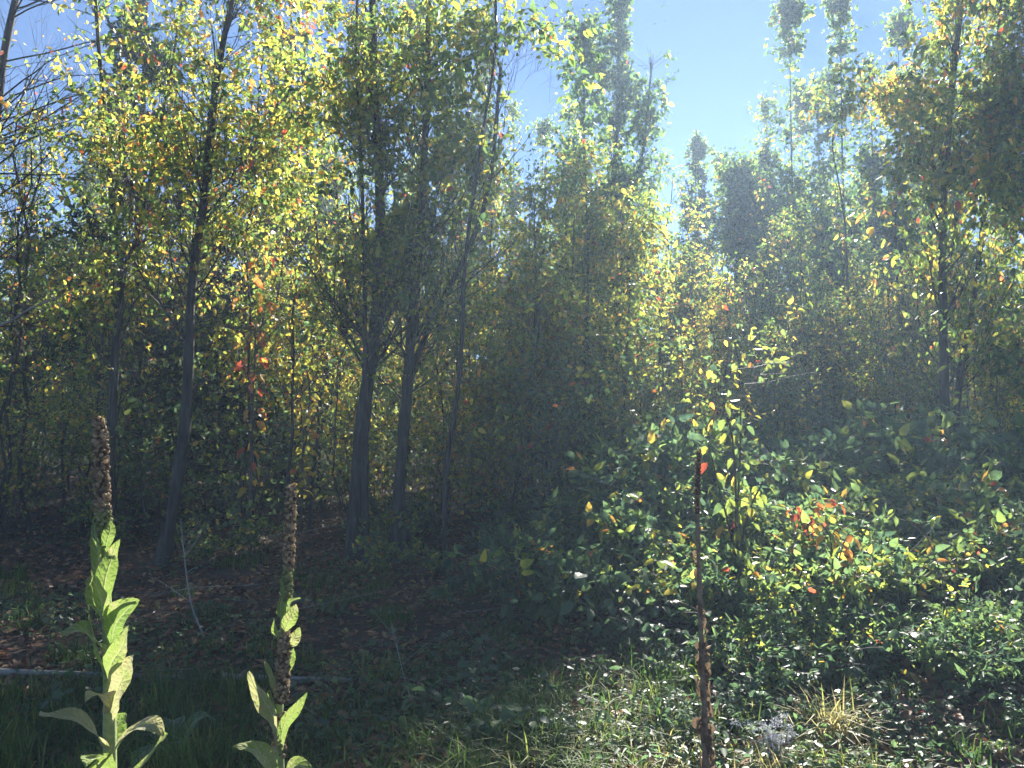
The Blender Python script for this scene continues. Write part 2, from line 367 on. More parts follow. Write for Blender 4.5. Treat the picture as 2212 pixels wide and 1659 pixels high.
big_tree('tree', 'tree with trunk curving out at the foot left of the shorter mullein, thin upswept limbs',
         [s([(345, 1218), (372, 1110), (388, 1000), (402, 900), (408, 760), (412, 640), (430, 500), (447, 390), (458, 250), (480, 100), (500, 0)], None, 0.075, 0.03, extra=1.0)],
         34, 220, 1700, 6, 1.5, 0.062, 0.46, 0.11, t0=0.32, orange=0.15, bare=0.2, seed=6)
big_tree('tree', 'thickest trunk, leaning slightly right under a wide yellow green crown',
         [s([(766, 1205), (770, 1080), (778, 960), (792, 840), (808, 740), (816, 620), (822, 480), (815, 300), (805, 100)], None, 0.105, 0.04, extra=1.1),
          s([(795, 830), (788, 700), (786, 560), (780, 350), (770, 150)], 7.2, 0.035, 0.015, extra=1.0)],
         38, 330, 1900, 6, 1.5, 0.062, 0.45, 0.08, t0=0.36, orange=0.06, seed=7)
big_tree('tree', 'double stemmed tree right of the thickest trunk, tall leafy crown against the sky',
         [s([(852, 1212), (858, 1080), (872, 940), (882, 800), (893, 650), (908, 500), (918, 300), (925, 80)], None, 0.075, 0.03, extra=1.1),
          s([(872, 1215), (868, 1080), (866, 950), (876, 860), (905, 760), (960, 640), (1020, 520), (1060, 380)], 7.35, 0.055, 0.02, extra=1.2)],
         38, 330, 1900, 6, 1.6, 0.062, 0.44, 0.08, t0=0.36, orange=0.05, seed=8)
big_tree('slender_tree', 'thin leaning stem just right of the double stemmed tree',
         [s([(958, 1240), (960, 1130), (963, 1020), (985, 880), (998, 740), (1005, 560), (1040, 300), (1070, 100)], None, 0.03, 0.012, extra=1.2)],
         16, 120, 800, 6, 1.0, 0.072, 0.45, 0.09, t0=0.3, orange=0.05, seed=9)
big_tree('slender_tree', 'thin stem right of the curved trunk holding yellow orange leaves',
         [s([(665, 1195), (676, 1040), (690, 900), (700, 760), (690, 560), (660, 300), (640, 120)], 8.6, 0.028, 0.010, extra=1.0)],
         18, 120, 700, 5, 1.0, 0.08, 0.55, 0.10, t0=0.25, orange=0.2, seed=10)
big_tree('slender_tree', 'thin twin stems between the curved trunk and the shorter mullein',
         [s([(500, 1150), (508, 1020), (520, 880), (515, 700), (540, 450), (560, 200)], 9.5, 0.035, 0.012, extra=1.0),
          s([(508, 1150), (528, 1010), (552, 860), (590, 700), (620, 500)], 9.5, 0.03, 0.010, extra=1.0)],
         16, 120, 800, 5, 1.1, 0.075, 0.45, 0.11, t0=0.25, orange=0.15, seed=12)
# centre column tree
big_tree('tree', 'dense columnar tree standing tallest in the centre below the glare',
         [s([(1305, 1000), (1308, 800), (1310, 600), (1325, 400), (1335, 220), (1338, 60)], 18, 0.13, 0.05, extra=0.8),
          s([(1330, 1000), (1338, 700), (1350, 500), (1385, 350), (1405, 170)], 17.8, 0.075, 0.03, extra=0.4),
          s([(1290, 1000), (1285, 700), (1268, 500), (1262, 300), (1262, 120)], 18.1, 0.075, 0.03, extra=0.4)],
         60, 520, 3600, 5, 2.0, 0.12, 0.30, 0.09, carve='soft', l2=(0.45, 1.0), twl=(0.25, 0.55), t0=0.1, orange=0.03, up=0.25, seed=14, ang1=(22, 45), wr=0.7)
big_tree('tree', 'round shouldered leafy tree right of the centre column, top below the sky gap',
         [s([(1590, 1050), (1592, 800), (1590, 600), (1600, 500), (1600, 420)], 19, 0.1, 0.02, extra=0.3)],
         36, 280, 2600, 4, 2.1, 0.12, 0.30, 0.09, carve=False, t0=0.2, orange=0.05, up=0.2, seed=15, ang1=(22, 50), wr=0.6)
for i, (bx, tx, ty, lb) in enumerate([(1712, 1705, 60, 'slim poplar with a long bare leader right of the sky gap'),
                                      (1830, 1815, 40, 'slim poplar rising highest of the right hand row'),
                                      (1775, 1765, 230, 'lower bushy poplar between the two tall leaders'),
                                      (1955, 1940, 90, 'slim poplar nearest the tall tree at the right edge'),
                                      (1885, 1880, 190, 'short leafy poplar before the last leader'),
                                      (1665, 1655, 260, 'lowest slim poplar bordering the sky gap'),
                                      (2010, 2005, 170, 'slim poplar half hidden by the tall right edge tree')]):
    big_tree('poplar_tree', lb, [s([(bx, 1030), (bx + 4, 700), (tx + 6, 400), (tx, ty)], 20 + 0.4 * i, 0.08, 0.007, extra=0.3)],
             84, 380, 2100, 5, 1.5, 0.105, 0.36, 0.08, carve='half', t0=0.12, orange=0.05, up=0.35, seed=20 + i, ang1=(20, 42), wr=0.75, group='row of slim poplars', twl=(0.15, 0.35), l2=(0.25, 0.55))
big_tree('tree', 'tall tree at the right edge with drooping green and orange leaves',
         [s([(2045, 1100), (2040, 850), (2036, 600), (2040, 400), (2060, 150), (2075, 0)], 8.2, 0.07, 0.03, extra=1.5),
          s([(2062, 1100), (2070, 850), (2110, 600), (2140, 300), (2160, 50)], 8.4, 0.05, 0.02, extra=1.5)],
         40, 300, 1900, 6, 1.2, 0.078, 0.44, 0.12, t0=0.15, orange=0.13, carve='half', seed=31, hang=1.1)
big_tree('tree', 'tree beyond the right edge whose leafy limbs hang into the frame',
         [s([(2260, 1100), (2250, 700), (2240, 300), (2230, 0)], 8.0, 0.07, 0.03, extra=1.5)],
         28, 240, 1900, 6, 1.2, 0.078, 0.40, 0.12, t0=0.12, orange=0.12, carve='soft', seed=32, hang=1.0)
big_tree('slender_tree', 'thin leaning tree carrying orange leaves left of the tall right edge tree',
         [s([(1965, 1090), (1960, 850), (1940, 640), (1935, 450), (1945, 300)], 11.4, 0.045, 0.012, extra=0.3)],
         20, 150, 1000, 5, 1.0, 0.085, 0.52, 0.12, t0=0.25, orange=0.3, seed=33)
big_tree('slender_tree', 'thin dark trunk where the wood turns hazy on the right',
         [s([(1860, 1070), (1850, 850), (1832, 640), (1825, 480), (1800, 330)], 11.8, 0.045, 0.012, extra=0.3)],
         20, 150, 1100, 5, 1.0, 0.085, 0.42, 0.12, t0=0.25, orange=0.15, seed=34)

for i, (px_, Y_, top, lb) in enumerate([(1150, 9.6, 420, 'leafy young tree right of the thin leaning stem'), (1262, 10.2, 350, 'leafy young tree in front of the centre column'),
                                      (1352, 9.8, 520, 'leafy young tree at the right foot of the centre column')]):
    big_tree('slender_tree', lb, [s([(px_, 1120), (px_ - 6, 900), (px_ + 8, 640), (px_ + 4, top + 60)], Y_, 0.045, 0.01, extra=0.25)],
             34, 200, 800, 6, 1.0, 0.066, 0.48, 0.09, t0=0.1, orange=0.06, seed=60 + i, carve=False)
tall = [o for o in COL.objects if o.name.startswith('poplar_tree')]
rg = np.random.default_rng(78)
for i, (px_, top, lb) in enumerate([(1735, 190, 'far slim tree between the two tall leaders'), (1800, 150, 'far slim tree behind the highest poplar'), (1865, 210, 'far slim tree behind the short poplar'),
        (1925, 170, 'far slim tree behind the last poplar'), (1985, 120, 'far slim tree left of the tall right edge tree'), (2070, 60, 'far slim tree behind the tall right edge tree'), (2150, 30, 'far slim tree at the right edge'),
        (1505, 300, 'far slim tree at the left foot of the sky gap'), (1560, 330, 'far slim tree at the bottom of the sky gap'), (1225, 220, 'far slim tree left of the centre column'), (1160, 260, 'far slim tree under the left hand sky patch'),
        (1090, 230, 'far slim tree right of the double stemmed tree'), (1030, 120, 'far slim tree behind the double stemmed tree'), (950, 40, 'far slim tree glimpsed through the double stemmed crown'), (870, 10, 'far slim tree behind the thickest trunk'),
        (760, 60, 'far slim tree left of the thickest trunk'), (680, 130, 'far slim tree behind the thin yellow leaved stem'), (560, 90, 'far slim tree behind the twin stems'), (420, 140, 'far slim tree behind the curved trunk'), (180, 230, 'far slim tree behind the bare limbs at left')]):
    Y_ = rg.uniform(23.5, 27); p0 = P(px_, 900, Y_); b = np.array([p0[0], p0[1], gz(p0[0], p0[1])]); zt = P(px_, top, Y_)[2] - b[2]
    src = tall[i % len(tall)]; hs = max(v.co.z for v in [c for c in src.children if c.name.startswith('trunk')][0].data.vertices)
    dup(src, b, 0.0, (zt / (hs + 0.5) * 1.0,) * 3, lb, 'slim trees far behind', 'limb')
# ---- conifers behind
def conifer(loc, h, rad, label, seed, r0=0.12, dens=1.0, sc=1.0):
    rg = np.random.default_rng(seed); loc = np.array(loc, float)
    root = thing('conifer_tree', loc, label, 'conifer', 'dark conifers behind the leafy trees')
    k = 14; z = np.linspace(-0.1, h, k); p = np.zeros((1, k, 3)); p[0, :, 2] = z
    r = np.linspace(r0, 0.01, k)[None]
    V, Q = tubes(p, r, 8); link('trunk', make_mesh('trunk', V, Q, M_BARK, smooth=True), root)
    n = int(95 * dens)
    L1, R1, t = grow(rg, p, r, n, (0.12, 0.99), (70, 100), lambda t, n: rad * (1.05 - t) ** 0.75 * rg.uniform(0.7, 1.1, n), 8, 0.05, 0.05, 0.3)
    V, Q = tubes(L1, R1, 4); link('limbs', make_mesh('limbs', V, Q, M_TWIG), root, kind='stuff')
    L2, R2, _ = grow(rg, L1, R1, n * 11, (0.15, 1), (35, 65), (0.18, 0.5), 4, 0.1, -0.02, 0.5)
    B, K, _ = L2.shape; per = 22; N = B * per; i = np.repeat(np.arange(B), per); u = rg.uniform(0, K - 1.001, N); j = u.astype(int); f = (u - j)[:, None]
    pos = L2[i, j] * (1 - f) + L2[i, j + 1] * f; ax = norm(L2[i, j + 1] - L2[i, j]) * 0.8 + rg.normal(size=(N, 3)) * 0.5
    V2, Q2 = leaves(rg, pos, ax, rg.uniform(0.07, 0.15, N) * sc, 0.42)
    V1, Q1 = tubes(L2, R2, 3)
    V, Q = join([(V1, Q1), (V2, Q2)])
    tint = np.concatenate([np.full(len(V1), 0.0), np.repeat(rg.random(N), 6)])
    link('crown', make_mesh('crown', V, Q, M_DARK, tint), root)
    return root
def at_ground(px, Y):
    p = P(px, 900, Y); return np.array([p[0], p[1], gz(p[0], p[1])])
c1 = conifer(at_ground(285, 12.0), 9.0, 1.5, 'tall dark conifer behind the mullein reaching out of the top of the picture', 41)
c2 = conifer(at_ground(610, 12.5), 8.4, 1.8, 'dark spreading conifer behind the curved trunk', 42)
dup(c1, at_ground(1512, 22), 1.0, (0.85, 0.85, 1.02), 'pointed conifer seen in the sky gap right of the centre column')
dup(c2, at_ground(480, 10.5), 2.2, (0.8, 0.8, 0.5), 'low dark conifer filling the shade right of the curved trunk')
dup(c1, at_ground(60, 14.5), 2.0, (1.0, 1.0, 0.62), 'dark conifer low behind the left edge')

# ---- thicket trees, several kinds, copied
def sapling(name, h, r0, n1, n2, n3, per, spread, leaf, tm, label, seed, t0=0.12, orange=0.1, cat='sapling', group=None, wr=0.5):
    rg = np.random.default_rng(seed)
    root = thing(name, (0, 0, -50), label, cat, group)
    k = 12; p = np.zeros((1, k, 3)); p[0, :, 2] = np.linspace(-0.1, h, k)
    p[0, :, :2] = np.cumsum(rg.normal(size=(k, 2)) * h * 0.012, axis=0); r = np.linspace(r0, 0.006, k)[None]
    L1, R1, t = grow(rg, p, r, n1, (t0, 0.98), (25, 60), lambda t, n: spread * (1.1 - 0.7 * t) * rg.uniform(0.5, 1.15, n), 7, 0.1, 0.12, 0.5)
    V, Q = tubes(p, r, 6); link('trunk', make_mesh('trunk', V, Q, M_BARK, smooth=True), root)
    L2, R2, _ = grow(rg, L1, R1, n2, (0.1, 1), (20, 60), (0.25, 0.7), 5, 0.15, 0.03, 0.6)
    L3, R3, _ = grow(rg, L2, R2, n3, (0.1, 1), (20, 60), (0.12, 0.35), 3, 0.15, 0, 0.7)
    V, Q = join([tubes(L1, R1, 4), tubes(L2, R2, 3), tubes(L3, R3, 3)]); link('twigs', make_mesh('twigs', V, Q, M_TWIG), root, kind='stuff')
    V, Q, Tn = foliage(rg, L3, per, leaf, tm, 0.1, orange=orange, wr=wr)
    link('crown', make_mesh('crown', V, Q, M_LEAF, Tn), root)
    return root
GB = 'thin trees crowding the wood behind'
protos = [sapling('slender_tree', 6.2, 0.04, 40, 200, 1200, 3, 1.2, 0.08, 0.44, 'slender backlit tree with yellow green leaves deep in the crowded wood', 51, cat='tree', group=GB),
          sapling('slender_tree', 5.2, 0.035, 36, 180, 1100, 3, 1.1, 0.075, 0.52, 'slender backlit tree with yellowing leaves deep in the crowded wood', 52, cat='tree', group=GB, orange=0.2),
          sapling('slender_tree', 6.8, 0.05, 44, 200, 1200, 4, 1.3, 0.08, 0.37, 'slender backlit tree with green leaves deep in the crowded wood', 53, cat='tree', group=GB, orange=0.04),
          sapling('slender_tree', 4.0, 0.025, 30, 150, 900, 3, 1.0, 0.075, 0.5, 'young backlit tree with thin stem low in the crowded wood', 54, cat='tree', group=GB, t0=0.05)]
GP = 'thin dark poles in front of the leafy wall'
poles = [sapling('young_tree', 4.6, 0.020, 26, 90, 260, 3, 0.8, 0.055, 0.48, 'thin dark pole of a young tree with few leaves', 55, cat='young tree', group=GP, t0=0.3, orange=0.1),
         sapling('young_tree', 3.8, 0.014, 22, 70, 200, 3, 0.6, 0.055, 0.52, 'very thin bare young stem with few leaves', 56, cat='young tree', group=GP, t0=0.35, orange=0.15),
         sapling('young_tree', 5.4, 0.026, 26, 100, 320, 3, 0.9, 0.055, 0.44, 'thin dark forking young tree with sparse crown', 57, cat='young tree', group=GP, t0=0.3)]
thick = []
rg = np.random.default_rng(77)
for row, (Y, n, jit) in enumerate([(9.4, 12, 0.5), (10.6, 15, 0.6), (12, 18, 0.7), (14, 18, 0.8), (16.5, 17, 1.0), (20, 18, 1.3), (24, 18, 1.5)]):
    for i in range(n):
        px = -150 + (i + rg.uniform(0.15, 0.85)) / n * 2520
        thick.append((px, Y + rg.normal() * jit * 0.5))
used = set()
LMK = [(130, 'the left edge'), (300, 'the tall mullein'), (470, 'the curved trunk'), (600, 'the twin stems'), (720, 'the shorter mullein'), (850, 'the thickest trunk'), (1000, 'the double stemmed tree'),
       (1200, 'the thin leaning stem'), (1420, 'the centre column tree'), (1560, 'the dead stalk'), (1700, 'the round shouldered tree'), (1850, 'the first tall poplar'), (2000, 'the last poplar'), (9999, 'the right edge tree')]
DEP = ['just behind', 'close behind', 'a little way behind', 'well behind', 'deep in the wood behind', 'far back behind', 'farthest back behind']
def lab_for(k, row, px):
    lm = [n_ for lim, n_ in LMK if px < lim][0]
    return ['slender yellow green tree', 'slender yellowing tree', 'slender green tree', 'young thin stemmed tree'][k] + ' ' + DEP[row] + ' ' + lm
for (px, Y) in thick:
    k = int(rg.choice(4, p=[0.3, 0.25, 0.2, 0.25]))
    if Y < 12.5 and px < 1050 and rg.random() < (0.65 if px < 600 else 0.4): continue
    if px > 1130 and px < 2050: k = int(rg.choice([0, 2, 3, 1], p=[0.3, 0.4, 0.2, 0.1]))
    g_ = at_ground(px, Y); sc = rg.uniform(0.85, 1.25)
    # tree tops capped for the sky gaps, and lowered to let the sun through
    top_lim = min(1.5 + 0.31 * Y, 0.4 + 0.645 * (Y - 6) + (1.0 if px < 1250 else 0)) if px > 1050 else min(1.5 + 0.37 * Y, 1.1 + 0.62 * (Y - 7.5))
    h = [6.2, 5.2, 6.8, 4.0][k]
    sc = min(sc, max(0.35, top_lim / h * rg.uniform(0.7, 1.1)))
    ROW = min(6, sum(Y > q for q in (10, 11.3, 13, 15.2, 18.2, 22)))
    LB = lab_for(k, ROW, px)
    if k not in used:
        o = protos[k]; used.add(k); o.location = tuple(g_); o.rotation_euler.z = rg.uniform(0, 6.28); o.scale = (sc,) * 3; o['label'] = LB
    else:
        dup(protos[k], g_, rg.uniform(0, 6.28), sc, LB)

rg = np.random.default_rng(79); pu = set()
for i in range(84):
    px = -60 + 2330 * (i + rg.random()) / 84; Y = rg.uniform(7.9, 12.5); k = int(rg.choice(3)); g_ = at_ground(px, Y); sc = rg.uniform(0.75, 1.15)
    if px > 1100: Y += 1.5; sc = min(sc, (0.3 + 0.645 * (Y - 6)) / [4.6, 3.8, 5.4][k]); g_ = at_ground(px, Y)
    lb = ['thin dark pole with few leaves', 'very thin bare young stem', 'thin dark forking young tree'][k] + ' ' + DEP[min(6, sum(Y > q for q in (8.8, 9.8, 10.8, 11.8, 12.6)))] + ' ' + [n_ for lim, n_ in LMK if px < lim][0]
    if k not in pu:
        pu.add(k); o = poles[k]; o.location = tuple(g_); o['label'] = lb; o.scale = (sc,) * 3; o.rotation_euler = (rg.normal() * 0.05, rg.normal() * 0.05, rg.uniform(0, 6.28))
    else:
        o = dup(poles[k], g_, rg.uniform(0, 6.28), sc, lb); o.rotation_euler = (rg.normal() * 0.05, rg.normal() * 0.05, rg.uniform(0, 6.28))
# ---- the far wood that reads as one mass
def far_wood():
    rg = np.random.default_rng(88)
    N = 42000
    ang = rg.uniform(-0.8, 0.8, N); d = rg.uniform(25, 44, N)
    x = d * np.sin(ang) * 1.1; y = d * np.cos(ang)
    topn = 5.2 + 1.5 * np.sin(x * 0.9) + 1.2 * np.sin(x * 2.3 + y)
    z = gz(x, y) + rg.random(N) ** 0.8 * topn
    V, Q = leaves(rg, np.stack([x, y, z], -1), rg.normal(size=(N, 3)) + np.array([0, 0, -0.5]), rg.uniform(0.12, 0.3, N), 0.7)
    t = np.clip(rg.normal(0.4, 0.12, N), 0, 1)
    o = link('far_wood', make_mesh('far_wood', V, Q, M_LEAF, np.repeat(t, 6)))
    tag(o, 'mass of small leaves of the far wood behind all trunks', 'woodland', kind='stuff')
    n = 160; px = rg.uniform(-0.8, 0.8, n); dd = rg.uniform(24, 42, n); x = dd * np.sin(px) * 1.1; y = dd * np.cos(px)
    p = np.zeros((n, 4, 3)); 
    for k in range(4): p[:, k, 0] = x + rg.normal(size=n) * 0.15 * k; p[:, k, 1] = y; p[:, k, 2] = gz(x, y) + k * 2.2 - 0.1
    V, Q = tubes(p, rg.uniform(0.04, 0.1, n)[:, None] * np.linspace(1, 0.4, 4)[None], 5)
    o = link('far_trunks', make_mesh('far_trunks', V, Q, M_BARK)); tag(o, 'thin far trunks standing in the leaf mass at the back', 'woodland', kind='stuff')
far_wood()

# ------------------------------------------------------------------ shrubs and brambles
def leaf_shape(name, L, W, rows=5, fold=0.2, droop=0.35, serr=0.0, m=None, wave=0.0):
    """one leaf blade, base at origin, along +Y, normal +Z; 3 columns"""
    V = []; 
    for r in range(rows + 1):
        t = r / rows; w_ = W * (math.sin(math.pi * min(t ** 0.75, 1)) ** 0.8) * 0.5 if 0 < r < rows else W * 0.02
        if serr and 0 < r < rows: w_ *= 1 + serr * (1 if r % 2 else -1)
        z = -droop * L * t * t
        wv = wave * W * math.sin(t * 9)
        V += [(-w_, t * L, z + fold * w_ + wv), (0, t * L, z), (w_, t * L, z + fold * w_ - wv)]
    Q = []
    for r in range(rows):
        a = r * 3
        Q += [(a, a + 1, a + 4, a + 3), (a + 1, a + 2, a + 5, a + 4)]
    return make_mesh(name, np.array(V), np.array(Q), m or M_BRAMO, smooth=True)
LM = [leaf_shape('leaf', 1, 0.62, 7, 0.25, 0.25, 0.08), leaf_shape('leaf', 1, 0.55, 7, 0.35, 0.45, 0.08), leaf_shape('leaf', 1, 0.7, 7, 0.15, 0.15, 0.08, wave=0.04)]
def orient(pos, ax, sc, rg, upb=1.0):
    y = Vector(ax).normalized(); h = Vector((rg.normal() * 0.5, rg.normal() * 0.5, upb))
    x = y.cross(h).normalized(); z = x.cross(y)
    return Matrix.Translation(Vector(pos)) @ Matrix((x, y, z)).transposed().to_4x4() @ Matrix.Scale(sc, 4)
def plant_parts(rg, root, paths, nleaf, size, hue, hsd, tri=True, up=0.1, lim=300, hang=0.3, redp=0.0):
    """individual leaf objects along stem paths"""
    c = 0
    for p in paths:
        K = len(p); side = rg.uniform(0, 6.28)
        for i in range(nleaf):
            t = 0.12 + 0.88 * (i + rg.uniform(0, 0.6)) / nleaf; t = min(t, 0.999); u = t * (K - 1); j = int(u); f = u - j
            q = p[j] * (1 - f) + p[j + 1] * f; side += 2.4
            ax0 = np.array([math.cos(side), math.sin(side), up + rg.normal() * 0.2])
            pet = q + ax0 * size * 0.5
            hh = rg.normal(hue, hsd)
            if rg.random() < redp: hh = rg.uniform(0.72, 0.92)
            offs = [0, 1.1, -1.1] if tri else [0]
            for a in offs:
                a2 = side + a + rg.normal() * 0.15
                ax = np.array([math.cos(a2), math.sin(a2), up - hang + rg.normal() * 0.2])
                o = link('leaf', LM[int(rg.integers(3))], root)
                sc = size * rg.uniform(0.7, 1.2) * (1 - 0.35 * (t > 0.9)) * (0.8 if a else 1)
                o.matrix_local = orient(pet, ax, sc, rg); o['hue'] = float(np.clip(hh + rg.normal() * 0.03, 0, 1)); c += 1
                if c >= lim: return
def stems(rg, n, h, arch, k=9, r=0.004):
    out = np.zeros((n, k, 3)); a = rg.uniform(0, 6.28, n)
    L = h * rg.uniform(0.75, 1.15, n); lean = rg.uniform(0.1, 0.4, n)
    d = norm(np.stack([np.cos(a) * lean, np.sin(a) * lean, np.ones(n)], -1)); pos = np.zeros((n, 3)); pos[:, 2] = -0.03
    out[:, 0] = pos
    for q in range(1, k):
        d = norm(d + np.stack([np.cos(a), np.sin(a), -0.6 * np.ones(n)], -1) * arch * q / k + rg.normal(size=(n, 3)) * 0.06)
        out[:, q] = out[:, q - 1] + d * (L / (k - 1))[:, None]
    return out, np.linspace(r, r * 0.35, k)[None].repeat(n, 0)
def near_plant(name, label, cat, group, seed, n, h, arch, nleaf, size, hue, hsd=0.05, tri=True, redp=0.0, stem_r=0.004, hang=0.3):
    rg = np.random.default_rng(seed); root = thing(name, (0, 0, -50), label, cat, group)
    S, Rr = stems(rg, n, h, arch, r=stem_r)
    for b in range(n):
        V, Q = tubes(S[b:b + 1], Rr[b:b + 1], 5); link('stem', make_mesh('stem', V, Q, M_TWIG, smooth=True), root)
    plant_parts(rg, root, S, nleaf, size, hue, hsd, tri, redp=redp, hang=hang)
    return root
def mass_plant(name, label, cat, group, seed, n, h, arch, nsub, per, size, tm, tsd=0.07, orange=0.04, stem_r=0.005, hang=0.15, wr=0.6):
    rg = np.random.default_rng(seed); root = thing(name, (0, 0, -50), label, cat, group)
    S, Rr = stems(rg, n, h, arch, r=stem_r)
    for b in range(n):
        V, Q = tubes(S[b:b + 1], Rr[b:b + 1], 5); link('stem', make_mesh('stem', V, Q, M_TWIG, smooth=True), root)
    L2, R2, _ = grow(rg, S, Rr, nsub, (0.15, 1), (35, 75), (0.1 * h + 0.03, 0.28 * h + 0.05), 4, 0.15, 0.05, 0.6)
    V, Q = tubes(L2, R2, 3); link('twigs', make_mesh('twigs', V, Q, M_TWIG), root, kind='stuff')
    V, Q, Tn = foliage(rg, L2, per, size, tm, tsd, wr=wr, hang=hang, spread=0.6, orange=orange, droop=0.4)
    link('foliage', make_mesh('foliage', V, Q, M_BRAM, Tn), root)
    return root
GN = 'low brambles in front of the thicket'; GM = 'dense shrubs of the right hand thicket'; GS = 'shaded shrubs in the middle'
nearp = [near_plant('bramble', 'low bramble with three part green leaves on the sunny bank at lower right', 'bramble', GN, 61, 5, 0.55, 0.3, 8, 0.075, 0.24),
         near_plant('bramble', 'low bramble with fading yellow green leaves on the sunny bank at lower right', 'bramble', GN, 62, 4, 0.5, 0.35, 9, 0.07, 0.40, redp=0.08),
         near_plant('bramble', 'upright broad leaved weed among the brambles on the sunny bank', 'weed', GN, 63, 4, 0.5, 0.12, 9, 0.085, 0.30, tri=False)]
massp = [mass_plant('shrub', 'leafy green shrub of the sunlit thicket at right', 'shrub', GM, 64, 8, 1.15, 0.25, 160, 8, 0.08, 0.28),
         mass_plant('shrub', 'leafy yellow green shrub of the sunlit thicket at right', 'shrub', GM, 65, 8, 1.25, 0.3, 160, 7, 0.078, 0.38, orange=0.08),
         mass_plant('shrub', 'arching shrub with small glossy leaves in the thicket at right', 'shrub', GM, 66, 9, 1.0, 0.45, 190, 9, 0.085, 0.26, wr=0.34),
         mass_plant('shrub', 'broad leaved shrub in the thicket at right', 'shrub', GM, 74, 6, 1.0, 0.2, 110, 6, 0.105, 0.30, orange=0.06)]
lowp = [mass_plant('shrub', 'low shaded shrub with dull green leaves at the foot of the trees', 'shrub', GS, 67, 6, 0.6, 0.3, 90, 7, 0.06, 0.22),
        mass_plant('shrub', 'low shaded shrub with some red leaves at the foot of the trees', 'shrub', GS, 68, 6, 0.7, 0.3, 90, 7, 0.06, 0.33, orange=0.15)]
first = set()
SHORT = {}
def where_label(proto, x, y):
    px = 1106 + x / y * 1597; lm = [n_ for lim, n_ in LMK if px < lim][0]
    d = proto['label']; sh = SHORT.get(d, d); nd = [w_ for lim, w_ in ((3.45, 'at the very front before'), (3.75, 'in the foreground before'), (4.2, 'just beyond the foreground before'), (4.7, 'low in front of'), (5.4, 'halfway back before'), (6.2, 'rising towards'),
          (7.2, 'tall beside'), (8.2, 'standing level with'), (9.3, 'just behind'), (10.6, 'close behind'), (12.2, 'a little way behind'), (14.5, 'well behind'), (99, 'deep in the wood behind')) if y < lim][0]
    return ' '.join((sh.split(' in the ')[0].split(' on the ')[0].split(' of the ')[0].split(' at the ')[0].split(' between ')[0].split(' filling ')[0].split(' among ')[0] + ' ' + nd + ' ' + lm).split()[:16])
BASEL = {}
def place(proto, x, y, sc, rg, rz=None):
    if id(proto) not in BASEL: BASEL[id(proto)] = proto['label']
    keep_l = proto['label']; proto['label'] = BASEL[id(proto)]; nl = where_label(proto, x, y); proto['label'] = keep_l
    loc = (x, y, gz(x, y)); rz = rg.uniform(0, 6.28) if rz is None else rz
    if id(proto) not in first:
        first.add(id(proto)); proto.location = tuple(float(v) for v in loc); proto.rotation_euler.z = rz; proto.scale = (sc,) * 3; proto['label'] = nl; return proto
    return dup(proto, loc, rz, sc, nl)
rg = np.random.default_rng(90)
def px_of(x, y): return 1106 + x / y / TH * 1106 * 1.0
# big shrub thicket on the right: rows by distance; height limited by how it rises in the photograph
tallp = [mass_plant('shrub', 'tall leafy shrub filling the gaps between the trunks', 'shrub', 'tall undergrowth between the trunks', 71, 10, 2.3, 0.07, 260, 5, 0.06, 0.48, orange=0.06, tsd=0.1),
         mass_plant('shrub', 'tall thin stemmed shrub with sparse yellow leaves between the trunks', 'shrub', 'tall undergrowth between the trunks', 72, 14, 2.0, 0.05, 260, 4, 0.055, 0.52, orange=0.12, tsd=0.1),
         mass_plant('shrub', 'tall dark green shrub between the trunks', 'shrub', 'tall undergrowth between the trunks', 73, 10, 2.1, 0.1, 260, 5, 0.06, 0.34, orange=0.03, tsd=0.08)]
for (Y, n) in [(8.6, 10), (9.8, 14), (11.2, 13), (13, 15), (16, 16)]:
    for i in range(n):
        x = (-0.72 + 1.15 * (i + rg.uniform(0.1, 0.9)) / n) * Y
        place(tallp[int(rg.choice(3, p=[0.4, 0.35, 0.25]))], x, Y + rg.normal() * 0.35, rg.uniform(0.65, 1.15), rg)
for (Y, xa, xb, n, s0, s1) in [(7.6, 0.9, 6.6, 12, 0.9, 1.35), (6.6, 0.9, 5.4, 11, 0.8, 1.1), (5.7, 1.0, 4.6, 11, 0.65, 0.85), (4.9, 1.1, 3.9, 10, 0.5, 0.65), (4.3, 1.1, 3.5, 9, 0.35, 0.5), (8.8, 1.5, 7.5, 9, 1.0, 1.5), (10.5, 0.5, 9, 10, 1.1, 1.7)]:
    for i in range(n):
        x = xa + (xb - xa) * (i + rg.uniform(0.1, 0.9)) / n
        k = int(rg.choice(4, p=[0.32, 0.26, 0.22, 0.2])); place(massp[k], x, Y + rg.normal() * 0.25, rg.uniform(s0, s1), rg)
for (Y, xa, xb, n, s0, s1) in [(4.35, 0.7, 3.4, 11, 0.75, 1.0), (3.95, 0.9, 3.1, 11, 0.55, 0.8), (3.6, 0.6, 2.8, 12, 0.35, 0.55), (3.3, 0.0, 2.5, 15, 0.26, 0.42), (3.8, -0.1, 1.0, 6, 0.3, 0.5)]:
    for i in range(n):
        x = xa + (xb - xa) * (i + rg.uniform(0.1, 0.9)) / n
        place(nearp[int(rg.choice(3, p=[0.45, 0.3, 0.25]))], x, Y + rg.normal() * 0.12, rg.uniform(s0, s1), rg)
